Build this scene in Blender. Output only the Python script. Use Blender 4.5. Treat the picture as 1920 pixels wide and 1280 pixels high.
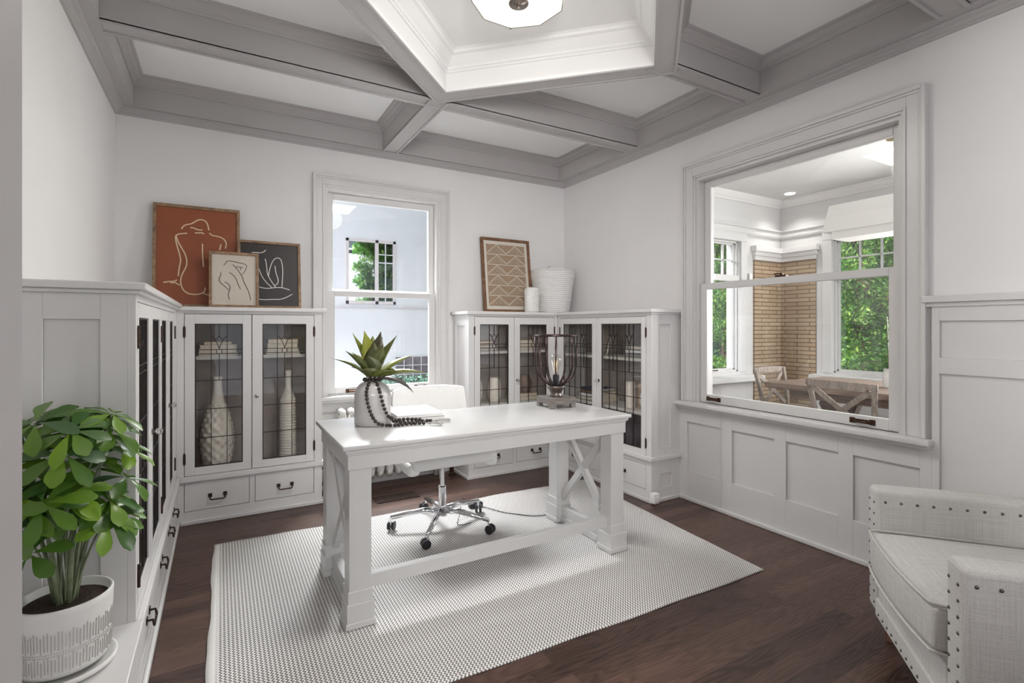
import bpy, bmesh, math, random
from mathutils import Vector, Matrix
PI = math.pi
random.seed(7)
for o in list(bpy.data.objects): bpy.data.objects.remove(o)
C = bpy.context.scene.collection
S = bpy.context.scene

# ------------------------------------------------------------------ camera
cam = bpy.data.cameras.new('camera'); camo = bpy.data.objects.new('camera', cam); C.objects.link(camo)
camo.location = (0, 0, 1.27); camo.rotation_euler = (math.radians(90), 0, math.radians(-30.0))
cam.sensor_fit = 'HORIZONTAL'; cam.sensor_width = 36.0; cam.lens = 950 / 1920 * 36.0
cam.shift_x = 0.0; cam.shift_y = -(640 - 612) / 1920.0
cam.clip_start = 0.02; cam.clip_end = 200
S.camera = camo
# ------------------------------------------------------------------ world, sun, exposure
S.view_settings.view_transform = 'Standard'; S.view_settings.look = 'None'
S.view_settings.exposure = 0.80; S.view_settings.gamma = 1.0; S.view_settings.use_curve_mapping = False
w = bpy.data.worlds.new('sky'); S.world = w; w.use_nodes = True
bg = w.node_tree.nodes['Background']; bg.inputs[0].default_value = (0.80, 0.88, 1.0, 1); bg.inputs[1].default_value = 0.52

def lamp(name, kind, loc, rot, energy, color=(1, 1, 1), size=1.0, size_y=None, angle=None, spot=None):
    l = bpy.data.lights.new(name, kind); l.energy = energy; l.color = color
    if kind == 'AREA':
        l.shape = 'RECTANGLE'; l.size = size; l.size_y = size_y or size
    elif kind == 'SUN': l.angle = angle or 0.02
    else: l.shadow_soft_size = size
    if kind == 'SPOT': l.spot_size = spot or 1.5; l.spot_blend = 0.8
    o = bpy.data.objects.new(name, l); C.objects.link(o); o.location = loc
    o.rotation_euler = rot; return o
def aim(o, to):
    o.rotation_euler = (Vector(to) - o.location).to_track_quat('-Z', 'Y').to_euler()
sun = lamp('sun', 'SUN', (-20, 2.0, 25), (0, 0, 0), 5.5, (1.0, 0.95, 0.86), angle=0.03); aim(sun, (8, 2, 0))
# back window and dining room daylight; the rest are added fill lamps
a = lamp('front_fill_lamp', 'AREA', (1.33, -0.12, 1.65), (0, 0, 0), 4, (1.0, 0.97, 0.95), 0.42, 2.1); aim(a, (1.3, 3.0, 1.75))  # added fill behind the camera, no window known there
a = lamp('entry_fill_lamp', 'AREA', (-0.30, -1.2, 1.85), (0, 0, 0), 44, (1.0, 0.98, 0.96), 0.45, 0.9); aim(a, (1.2, 4.0, 1.6))  # added fill shining in through the doorway, source unseen
a = lamp('back_window_daylight', 'AREA', (1.20, 5.3, 3.4), (0, 0, 0), 420, (0.95, 0.98, 1.0), 1.8, 1.5); aim(a, (1.2, 3.0, 0.6))
a = lamp('dining_room_daylight', 'AREA', (5.65, 1.15, 1.65), (0, 0, 0), 74, (1.0, 0.99, 0.97), 1.4, 1.6); aim(a, (1.0, 2.6, 1.0))
a = lamp('dining_room_fill_lamp', 'AREA', (4.6, -1.0, 1.9), (0, 0, 0), 10, (1.0, 0.99, 0.97), 2.2, 1.8); aim(a, (5.0, 3.5, 1.6))  # added fill from the dining room's unseen near side

# ------------------------------------------------------------------ materials
def mat(name, col, rough=0.5, metal=0.0, noise=0.0, nscale=40, bump=0.0, spec=0.5, emit=None, trans=0.0, coat=0.0):
    m = bpy.data.materials.new(name); m.use_nodes = True
    N = m.node_tree.nodes; L = m.node_tree.links; b = N['Principled BSDF']
    b.inputs['Base Color'].default_value = (*col, 1); b.inputs['Roughness'].default_value = rough
    b.inputs['Metallic'].default_value = metal; b.inputs['Specular IOR Level'].default_value = spec
    b.inputs['Coat Weight'].default_value = coat
    if trans: b.inputs['Transmission Weight'].default_value = trans
    if emit:
        b.inputs['Emission Color'].default_value = (*emit[:3], 1); b.inputs['Emission Strength'].default_value = emit[3]
    if noise or bump:
        tc = N.new('ShaderNodeTexCoord'); n = N.new('ShaderNodeTexNoise'); n.inputs['Scale'].default_value = nscale; n.inputs['Detail'].default_value = 4
        L.new(tc.outputs['Object'], n.inputs['Vector'])
        if noise:
            r = N.new('ShaderNodeValToRGB')
            r.color_ramp.elements[0].position = 0.3; r.color_ramp.elements[1].position = 0.7
            r.color_ramp.elements[0].color = (*[c * (1 - noise) for c in col], 1); r.color_ramp.elements[1].color = (*[min(1, c * (1 + noise)) for c in col], 1)
            L.new(n.outputs['Fac'], r.inputs['Fac']); L.new(r.outputs['Color'], b.inputs['Base Color'])
        if bump:
            bp = N.new('ShaderNodeBump'); bp.inputs['Strength'].default_value = bump; bp.inputs['Distance'].default_value = 0.01
            L.new(n.outputs['Fac'], bp.inputs['Height']); L.new(bp.outputs['Normal'], b.inputs['Normal'])
    return m

def NT(m):
    N = m.node_tree.nodes; L = m.node_tree.links
    def new(t, **k):
        n = N.new(t)
        for a_, v in k.items(): setattr(n, a_, v)
        return n
    return N, L, new
def math_node(new, L, op, a_, b_=None, c_=None):
    n = new('ShaderNodeMath', operation=op)
    for i, v in enumerate((a_, b_, c_)):
        if v is None: continue
        if isinstance(v, (int, float)): n.inputs[i].default_value = v
        else: L.new(v, n.inputs[i])
    return n.outputs[0]

M = {}
M['wall'] = mat('wall_paint', (0.80, 0.785, 0.78), 0.65, noise=0.015, nscale=3, bump=0.02, spec=0.3)
M['trim'] = mat('trim_paint', (0.69, 0.677, 0.67), 0.35, noise=0.01, nscale=6)
M['cab'] = mat('cabinet_paint', (0.71, 0.695, 0.69), 0.33, noise=0.012, nscale=6)
M['ceil'] = mat('ceiling_paint', (0.90, 0.89, 0.885), 0.8, noise=0.01, nscale=4, spec=0.2)
M['beam'] = mat('beam_paint_jamb_shade', (0.455, 0.435, 0.43), 0.4, noise=0.01, nscale=5)
M['shoe'] = mat('shoe_paint', (0.68, 0.67, 0.66), 0.4, noise=0.01, nscale=5)
M['dwhite'] = mat('dining_paint', (0.60, 0.595, 0.59), 0.5, noise=0.01, nscale=5)
M['desk'] = mat('white_lacquer', (0.53, 0.525, 0.52), 0.24, noise=0.008, nscale=8, coat=0.1)
M['deskleg'] = mat('white_satin_paint', (0.52, 0.513, 0.507), 0.32, noise=0.012, nscale=12)
M['bronze'] = mat('dark_bronze', (0.06, 0.038, 0.03), 0.38, 0.85, noise=0.3, nscale=60)
M['copper'] = mat('bronze_bright', (0.085, 0.045, 0.032), 0.3, 0.9, noise=0.3, nscale=50)
M['chrome'] = mat('chrome', (0.82, 0.82, 0.84), 0.08, 1.0, noise=0.01)
M['black'] = mat('black_plastic', (0.012, 0.012, 0.015), 0.4, noise=0.2, nscale=80)
M['lead'] = mat('lead_came', (0.035, 0.028, 0.025), 0.45, 0.4, noise=0.25, nscale=90)
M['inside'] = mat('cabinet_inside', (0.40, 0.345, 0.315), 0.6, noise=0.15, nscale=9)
M['shelfw'] = mat('shelf_paint', (0.62, 0.60, 0.57), 0.5, noise=0.02, nscale=9)
M['cream'] = mat('cream_pages', (0.72, 0.64, 0.52), 0.8, noise=0.12, nscale=120)
M['tanb'] = mat('tan_cover', (0.50, 0.36, 0.25), 0.7, noise=0.1, nscale=70)
M['ivory'] = mat('ivory_cover', (0.70, 0.65, 0.57), 0.7, noise=0.06, nscale=70)
M['navy'] = mat('navy_cover', (0.04, 0.055, 0.11), 0.6, noise=0.15, nscale=70)
M['greyb'] = mat('grey_cover', (0.30, 0.29, 0.285), 0.6, noise=0.05, nscale=70)
M['brownb'] = mat('brown_cover', (0.20, 0.13, 0.10), 0.6, noise=0.15, nscale=70)
M['ceramic'] = mat('white_ceramic', (0.80, 0.79, 0.77), 0.35, noise=0.02, nscale=15)
M['stonew'] = mat('matt_white_ceramic', (0.74, 0.73, 0.72), 0.6, noise=0.03, nscale=20, bump=0.03)
M['creamc'] = mat('cream_ceramic', (0.82, 0.76, 0.68), 0.45, noise=0.03, nscale=15)
M['greyvase'] = mat('grey_glazed_ceramic', (0.47, 0.455, 0.445), 0.28, noise=0.04, nscale=9)
M['soil'] = mat('soil', (0.05, 0.03, 0.02), 0.95, noise=0.5, nscale=120, bump=0.8)
M['pebble'] = mat('bead_wood', (0.02, 0.012, 0.011), 0.35, noise=0.3, nscale=60)
M['cotton'] = mat('grey_cotton', (0.36, 0.34, 0.32), 0.9, noise=0.2, nscale=200)
M['leather'] = mat('white_leather', (0.76, 0.75, 0.74), 0.42, noise=0.02, nscale=20, bump=0.05)
M['radiator'] = mat('radiator_paint', (0.68, 0.66, 0.64), 0.45, noise=0.05, nscale=30, bump=0.5)
M['linecream'] = mat('drawn_cream', (0.80, 0.62, 0.42), 0.8, noise=0.03)
M['linewhite'] = mat('drawn_white', (0.80, 0.77, 0.74), 0.8, noise=0.03)
M['lineblack'] = mat('drawn_black', (0.02, 0.02, 0.02), 0.8, noise=0.03)
M['rust'] = mat('rust_print', (0.30, 0.085, 0.035), 0.42, noise=0.08, nscale=5)
M['charcoal'] = mat('charcoal_print', (0.030, 0.023, 0.022), 0.4, noise=0.1, nscale=5)
M['paper'] = mat('cream_print', (0.64, 0.57, 0.49), 0.6, noise=0.02, nscale=5)
M['plasticw'] = mat('white_plastic', (0.80, 0.79, 0.77), 0.4, noise=0.01)
M['fabshade'] = mat('white_lamp_fabric', (0.70, 0.69, 0.665), 0.8, noise=0.02, nscale=200, emit=(1, 0.97, 0.9, 0.06))
M['brass'] = mat('brass', (0.55, 0.38, 0.14), 0.25, 1.0, noise=0.05)
M['pewter'] = mat('pewter', (0.20, 0.17, 0.15), 0.35, 0.9, noise=0.15, nscale=40)
M['cagem'] = mat('cage_metal', (0.055, 0.036, 0.036), 0.30, 0.85, noise=0.3, nscale=40)
M['nail'] = mat('nail_metal', (0.16, 0.14, 0.13), 0.3, 0.9, noise=0.15, nscale=300)
M['walnut'] = mat('walnut', (0.20, 0.105, 0.07), 0.4, noise=0.3, nscale=30)
M['stucco'] = mat('stucco', (0.47, 0.48, 0.515), 0.9, noise=0.05, nscale=1.6, bump=0.25)
M['extframe'] = mat('outside_frame', (0.40, 0.37, 0.38), 0.6, noise=0.05, nscale=20)
M['block'] = mat('glass_block', (0.10, 0.09, 0.10), 0.2, noise=0.3, nscale=12)
M['grass'] = mat('grass', (0.09, 0.20, 0.05), 0.9, noise=0.4, nscale=8)
M['duskgreen'] = mat('juniper_green', (0.11, 0.23, 0.17), 0.8, noise=0.3, nscale=30)
M['bark'] = mat('bark', (0.10, 0.065, 0.045), 0.9, noise=0.4, nscale=12, bump=0.5)

def glass_pane(name, tint=(1, 1, 1), refl=0.045, wavy=0.02):
    m = bpy.data.materials.new(name); m.use_nodes = True; N, L, new = NT(m)
    N.remove(N['Principled BSDF']); out = N['Material Output']
    t = new('ShaderNodeBsdfTransparent'); t.inputs[0].default_value = (*tint, 1)
    g = new('ShaderNodeBsdfGlossy'); g.inputs['Roughness'].default_value = 0.01
    lw = new('ShaderNodeLayerWeight'); lw.inputs['Blend'].default_value = 0.5
    nz = new('ShaderNodeTexNoise'); nz.inputs['Scale'].default_value = 9
    bp = new('ShaderNodeBump'); bp.inputs['Strength'].default_value = wavy; bp.inputs['Distance'].default_value = 0.004
    L.new(nz.outputs['Fac'], bp.inputs['Height']); L.new(bp.outputs['Normal'], g.inputs['Normal'])
    p = math_node(new, L, 'POWER', lw.outputs['Facing'], 5.0)
    f = math_node(new, L, 'MULTIPLY_ADD', p, 0.9, refl)
    mx = new('ShaderNodeMixShader'); L.new(f, mx.inputs[0]); L.new(t.outputs[0], mx.inputs[1]); L.new(g.outputs[0], mx.inputs[2])
    L.new(mx.outputs[0], out.inputs[0]); return m
M['glass'] = glass_pane('window_glass')
M['cabglass'] = glass_pane('cabinet_glass', (0.98, 0.98, 0.975), 0.045)
M['bulb'] = glass_pane('bulb_glass', (0.97, 0.95, 0.92), 0.10)
M['crystal'] = mat('crystal', (0.95, 0.95, 0.95), 0.03, noise=0.005, trans=0.85)
M['mirror'] = mat('outside_pane', (0.30, 0.32, 0.34), 0.04, 1.0, noise=0.02, nscale=2)

def wood(name, c1, c2, scale=(1, 14, 14), rough=0.5, wave=3.0, bump=0.15):
    m = bpy.data.materials.new(name); m.use_nodes = True; N, L, new = NT(m); b = N['Principled BSDF']
    tc = new('ShaderNodeTexCoord'); mp = new('ShaderNodeMapping'); mp.inputs['Scale'].default_value = scale
    L.new(tc.outputs['Object'], mp.inputs['Vector'])
    n = new('ShaderNodeTexNoise'); n.inputs['Scale'].default_value = wave; n.inputs['Detail'].default_value = 8; n.inputs['Distortion'].default_value = 1.2
    L.new(mp.outputs[0], n.inputs['Vector'])
    r = new('ShaderNodeValToRGB'); r.color_ramp.elements[0].position = 0.3; r.color_ramp.elements[1].position = 0.72
    r.color_ramp.elements[0].color = (*c1, 1); r.color_ramp.elements[1].color = (*c2, 1)
    L.new(n.outputs['Fac'], r.inputs['Fac']); L.new(r.outputs['Color'], b.inputs['Base Color']); b.inputs['Roughness'].default_value = rough
    bp = new('ShaderNodeBump'); bp.inputs['Strength'].default_value = bump; bp.inputs['Distance'].default_value = 0.005
    L.new(n.outputs['Fac'], bp.inputs['Height']); L.new(bp.outputs['Normal'], b.inputs['Normal']); return m
M['oakframe'] = wood('oak_frame', (0.17, 0.10, 0.055), (0.42, 0.27, 0.16), (6, 30, 6), 0.6)
M['redwood'] = wood('brown_frame', (0.09, 0.045, 0.025), (0.30, 0.15, 0.075), (6, 30, 6), 0.6)
M['rustic'] = wood('rustic_table_wood', (0.10, 0.068, 0.05), (0.27, 0.19, 0.145), (14, 1.5, 14), 0.6)
M['greywood'] = wood('weathered_chair_wood', (0.13, 0.10, 0.08), (0.32, 0.265, 0.22), (10, 10, 3), 0.6)
M['lampwood'] = wood('grey_brown_lamp_wood', (0.085, 0.07, 0.062), (0.21, 0.182, 0.168), (5, 30, 30), 0.55)

def floor_mat():
    m = bpy.data.materials.new('dark_oak_floor'); m.use_nodes = True; N, L, new = NT(m); b = N['Principled BSDF']
    tc = new('ShaderNodeTexCoord'); sx = new('ShaderNodeSeparateXYZ'); L.new(tc.outputs['Object'], sx.inputs[0])
    pw = 0.083
    row = math_node(new, L, 'FLOOR', math_node(new, L, 'DIVIDE', sx.outputs['Y'], pw))
    wn = new('ShaderNodeTexWhiteNoise', noise_dimensions='1D'); L.new(row, wn.inputs['W'])
    xs = math_node(new, L, 'ADD', sx.outputs['X'], math_node(new, L, 'MULTIPLY', wn.outputs['Value'], 7.0))
    col = math_node(new, L, 'FLOOR', math_node(new, L, 'DIVIDE', xs, 1.15))
    cb = new('ShaderNodeCombineXYZ'); L.new(row, cb.inputs[0]); L.new(col, cb.inputs[1])
    wn2 = new('ShaderNodeTexWhiteNoise', noise_dimensions='2D'); L.new(cb.outputs[0], wn2.inputs['Vector'])
    # cathedral grain: distorted rings per board
    cb2 = new('ShaderNodeCombineXYZ')
    L.new(math_node(new, L, 'MULTIPLY', xs, 1.1), cb2.inputs[0]); L.new(math_node(new, L, 'MULTIPLY', sx.outputs['Y'], 9.0), cb2.inputs[1])
    L.new(math_node(new, L, 'MULTIPLY', wn2.outputs['Value'], 37.0), cb2.inputs[2])
    nz = new('ShaderNodeTexNoise'); nz.inputs['Scale'].default_value = 1.5; nz.inputs['Detail'].default_value = 1.5; L.new(cb2.outputs[0], nz.inputs['Vector'])
    rings = math_node(new, L, 'SINE', math_node(new, L, 'MULTIPLY', nz.outputs['Fac'], 95.0))
    cb3 = new('ShaderNodeCombineXYZ')
    L.new(math_node(new, L, 'MULTIPLY', xs, 6.0), cb3.inputs[0]); L.new(math_node(new, L, 'MULTIPLY', sx.outputs['Y'], 190.0), cb3.inputs[1])
    fz = new('ShaderNodeTexNoise'); fz.inputs['Scale'].default_value = 1.0; fz.inputs['Detail'].default_value = 3; L.new(cb3.outputs[0], fz.inputs['Vector'])
    v = math_node(new, L, 'MULTIPLY_ADD', rings, 0.11, math_node(new, L, 'MULTIPLY_ADD', wn2.outputs['Value'], 0.35, 0.12))
    v = math_node(new, L, 'MULTIPLY_ADD', fz.outputs['Fac'], 0.40, v)
    r = new('ShaderNodeValToRGB'); r.color_ramp.elements[0].position = 0.15; r.color_ramp.elements[1].position = 0.95
    r.color_ramp.elements[0].color = (0.021, 0.010, 0.0075, 1); r.color_ramp.elements[1].color = (0.155, 0.088, 0.067, 1)
    L.new(v, r.inputs['Fac'])
    # seams
    fy = math_node(new, L, 'FRACT', math_node(new, L, 'DIVIDE', sx.outputs['Y'], pw))
    e1 = math_node(new, L, 'LESS_THAN', fy, 0.022)
    fx = math_node(new, L, 'FRACT', math_node(new, L, 'DIVIDE', xs, 1.15)); e2 = math_node(new, L, 'LESS_THAN', fx, 0.002)
    e = math_node(new, L, 'MAXIMUM', e1, e2)
    mx = new('ShaderNodeMixRGB'); mx.inputs[2].default_value = (0.008, 0.005, 0.004, 1); L.new(math_node(new, L, 'MULTIPLY', e, 0.7), mx.inputs[0]); L.new(r.outputs[0], mx.inputs[1])
    L.new(mx.outputs[0], b.inputs['Base Color'])
    L.new(math_node(new, L, 'MULTIPLY_ADD', fz.outputs['Fac'], 0.12, 0.32), b.inputs['Roughness'])
    b.inputs['Specular IOR Level'].default_value = 0.4
    bp = new('ShaderNodeBump'); bp.inputs['Strength'].default_value = 0.12; bp.inputs['Distance'].default_value = 0.003
    L.new(math_node(new, L, 'SUBTRACT', rings, math_node(new, L, 'MULTIPLY', e, 3.0)), bp.inputs['Height']); L.new(bp.outputs['Normal'], b.inputs['Normal'])
    return m
M['floor'] = floor_mat()

def rug_mat():
    m = bpy.data.materials.new('zigzag_rug'); m.use_nodes = True; N, L, new = NT(m); b = N['Principled BSDF']
    tc = new('ShaderNodeTexCoord'); sx = new('ShaderNodeSeparateXYZ'); L.new(tc.outputs['Object'], sx.inputs[0])
    py, px, amp = 0.0160, 0.0148, 0.0045
    tri = math_node(new, L, 'PINGPONG', sx.outputs['Y'], py / 2)
    u = math_node(new, L, 'ADD', sx.outputs['X'], math_node(new, L, 'MULTIPLY', tri, amp / (py / 2) * 2))
    fr = math_node(new, L, 'FRACT', math_node(new, L, 'DIVIDE', u, px))
    s = math_node(new, L, 'SMOOTH_MIN', math_node(new, L, 'ABSOLUTE', math_node(new, L, 'SUBTRACT', fr, 0.5)), 0.5, 0.01)
    nz = new('ShaderNodeTexNoise'); nz.inputs['Scale'].default_value = 260; L.new(tc.outputs['Object'], nz.inputs['Vector'])
    nb = new('ShaderNodeTexNoise'); nb.inputs['Scale'].default_value = 5; nb.inputs['Detail'].default_value = 3; L.new(tc.outputs['Object'], nb.inputs['Vector'])
    k = math_node(new, L, 'ADD', s, math_node(new, L, 'MULTIPLY_ADD', nz.outputs['Fac'], 0.16, -0.08))
    r = new('ShaderNodeValToRGB'); r.color_ramp.elements[0].position = 0.19; r.color_ramp.elements[1].position = 0.28
    r.color_ramp.elements[0].color = (0.16, 0.152, 0.148, 1); r.color_ramp.elements[1].color = (0.78, 0.76, 0.735, 1); L.new(k, r.inputs['Fac'])
    # plain cream bindings along both short ends
    xe = new('ShaderNodeAttribute'); xe.attribute_name = 'edge'
    mx = new('ShaderNodeMixRGB'); mx.inputs[2].default_value = (0.78, 0.76, 0.735, 1); L.new(xe.outputs['Fac'], mx.inputs[0]); L.new(r.outputs[0], mx.inputs[1])
    L.new(mx.outputs[0], b.inputs['Base Color']); b.inputs['Roughness'].default_value = 0.95; b.inputs['Specular IOR Level'].default_value = 0.1
    bp = new('ShaderNodeBump'); bp.inputs['Strength'].default_value = 0.6; bp.inputs['Distance'].default_value = 0.003
    L.new(k, bp.inputs['Height']); L.new(bp.outputs['Normal'], b.inputs['Normal']); return m
M['rug'] = rug_mat()

def linen_mat():
    m = bpy.data.materials.new('linen'); m.use_nodes = True; N, L, new = NT(m); b = N['Principled BSDF']
    tc = new('ShaderNodeTexCoord'); outs = []
    for sc in ((20, 900, 900), (900, 20, 900), (900, 900, 20)):
        mp = new('ShaderNodeMapping'); mp.inputs['Scale'].default_value = sc; L.new(tc.outputs['Object'], mp.inputs['Vector'])
        n = new('ShaderNodeTexNoise'); n.inputs['Scale'].default_value = 0.35; n.inputs['Detail'].default_value = 2; L.new(mp.outputs[0], n.inputs['Vector']); outs.append(n.outputs['Fac'])
    sm = math_node(new, L, 'ADD', outs[0], math_node(new, L, 'ADD', outs[1], outs[2]))
    r = new('ShaderNodeValToRGB'); r.color_ramp.elements[0].position = 0.38; r.color_ramp.elements[1].position = 0.62
    r.color_ramp.elements[0].color = (0.50, 0.485, 0.465, 1); r.color_ramp.elements[1].color = (0.66, 0.645, 0.625, 1)
    L.new(math_node(new, L, 'DIVIDE', sm, 3.0), r.inputs['Fac']); L.new(r.outputs[0], b.inputs['Base Color']); b.inputs['Roughness'].default_value = 0.95
    b.inputs['Specular IOR Level'].default_value = 0.15
    bp = new('ShaderNodeBump'); bp.inputs['Strength'].default_value = 0.25; bp.inputs['Distance'].default_value = 0.002
    L.new(sm, bp.inputs['Height']); L.new(bp.outputs['Normal'], b.inputs['Normal']); return m
M['linen'] = linen_mat()

def brick_mat(name, axis):
    m = bpy.data.materials.new(name); m.use_nodes = True; N, L, new = NT(m); b = N['Principled BSDF']
    tc = new('ShaderNodeTexCoord'); sx = new('ShaderNodeSeparateXYZ'); L.new(tc.outputs['Object'], sx.inputs[0])
    cb = new('ShaderNodeCombineXYZ'); L.new(sx.outputs[axis], cb.inputs[0]); L.new(sx.outputs['Z'], cb.inputs[1])
    br = new('ShaderNodeTexBrick'); L.new(cb.outputs[0], br.inputs['Vector'])
    br.inputs['Color1'].default_value = (0.36, 0.265, 0.17, 1); br.inputs['Color2'].default_value = (0.43, 0.33, 0.225, 1); br.inputs['Mortar'].default_value = (0.13, 0.095, 0.07, 1)
    br.inputs['Scale'].default_value = 1.0; br.inputs['Mortar Size'].default_value = 0.005; br.inputs['Brick Width'].default_value = 0.30; br.inputs['Row Height'].default_value = 0.049
    L.new(br.outputs['Color'], b.inputs['Base Color']); b.inputs['Roughness'].default_value = 0.8
    bp = new('ShaderNodeBump'); bp.inputs['Strength'].default_value = 0.6; bp.inputs['Distance'].default_value = 0.006; bp.invert = True
    L.new(br.outputs['Fac'], bp.inputs['Height']); L.new(bp.outputs['Normal'], b.inputs['Normal']); return m
M['brickx'] = brick_mat('brick_north', 'X'); M['bricky'] = brick_mat('brick_east', 'Y')

def leaf_mat(name, cols, rough=0.4, trans=0.25):
    m = bpy.data.materials.new(name); m.use_nodes = True; N, L, new = NT(m); b = N['Principled BSDF']
    g = new('ShaderNodeNewGeometry'); r = new('ShaderNodeValToRGB'); L.new(g.outputs['Random Per Island'], r.inputs['Fac'])
    el = r.color_ramp.elements
    for i, c in enumerate(cols):
        p = i / (len(cols) - 1)
        if i == 0: e = el[0]
        elif i == len(cols) - 1: e = el[-1]
        else: e = el.new(p)
        e.position = p; e.color = (*c, 1)
    L.new(r.outputs[0], b.inputs['Base Color']); b.inputs['Roughness'].default_value = rough
    t = new('ShaderNodeBsdfTranslucent'); L.new(r.outputs[0], t.inputs[0]); mx = new('ShaderNodeMixShader'); mx.inputs[0].default_value = trans
    L.new(b.outputs[0], mx.inputs[1]); L.new(t.outputs[0], mx.inputs[2]); L.new(mx.outputs[0], N['Material Output'].inputs[0]); return m
M['leafplant'] = leaf_mat('schefflera_leaf', [(0.04, 0.11, 0.02), (0.13, 0.25, 0.02), (0.05, 0.14, 0.03), (0.22, 0.38, 0.03), (0.08, 0.15, 0.07)], 0.32)
M['agave'] = leaf_mat('agave_leaf', [(0.07, 0.075, 0.05), (0.15, 0.18, 0.025), (0.27, 0.29, 0.04), (0.07, 0.055, 0.055), (0.18, 0.22, 0.035)], 0.4, 0.1)
M['fiddle'] = leaf_mat('fiddle_leaf', [(0.02, 0.07, 0.015), (0.05, 0.14, 0.02), (0.03, 0.09, 0.02)], 0.3, 0.1)
M['tree1'] = leaf_mat('tree_leaves', [(0.03, 0.12, 0.02), (0.13, 0.32, 0.05), (0.06, 0.20, 0.04), (0.34, 0.52, 0.10), (0.09, 0.26, 0.05)], 0.5, 0.4)
M['tree2'] = leaf_mat('tree_needles', [(0.015, 0.07, 0.03), (0.04, 0.15, 0.05), (0.09, 0.24, 0.05), (0.03, 0.12, 0.05)], 0.5, 0.3)
M['stem'] = mat('plant_stem', (0.20, 0.24, 0.14), 0.6, noise=0.35, nscale=25)

# ------------------------------------------------------------------ mesh helpers
def wm(o):
    m = Matrix.Identity(4)
    while o is not None: m = o.matrix_basis @ m; o = o.parent
    return m
def tag(o, label=None, cat=None, group=None, kind=None):
    if label: o['label'] = label
    if cat: o['category'] = cat
    if group: o['group'] = group
    if kind: o['kind'] = kind
    return o
def thing(name, label, cat, loc=(0, 0, 0), rz=0.0, group=None):
    o = bpy.data.objects.new(name, None); C.objects.link(o); o.empty_display_size = 0.05
    o.location = loc; o.rotation_euler = (0, 0, rz); return tag(o, label, cat, group)
def link(name, me, m, parent=None, local=False, smooth=False, bevel=0.0, seg=2, sub=0):
    if isinstance(m, str): m = M[m]
    me.materials.append(m)
    o = bpy.data.objects.new(name, me); C.objects.link(o)
    if parent is not None:
        o.parent = parent
        if not local: me.transform(wm(parent).inverted())
    if smooth: me.polygons.foreach_set('use_smooth', [True] * len(me.polygons))
    if bevel:
        b = o.modifiers.new('bevel', 'BEVEL'); b.width = bevel; b.segments = seg; b.limit_method = 'ANGLE'; b.angle_limit = 0.6
        if smooth is False and seg > 2: me.polygons.foreach_set('use_smooth', [True] * len(me.polygons))
    if sub:
        s = o.modifiers.new('sub', 'SUBSURF'); s.levels = sub; s.render_levels = sub
    return o
def obj_copy(o, parent=None, loc=None, mat4=None):
    c = o.copy(); C.objects.link(c); c.parent = parent
    if loc is not None: c.location = loc
    return c
def copy_tree(o, loc=None, rz=None, label=None, parent=None):
    c = o.copy(); C.objects.link(c); c.parent = parent
    if loc is not None: c.location = loc
    if rz is not None: c.rotation_euler = (0, 0, rz)
    if label: c['label'] = label
    for ch in list(o.children): copy_tree(ch, parent=c)
    return c

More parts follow.
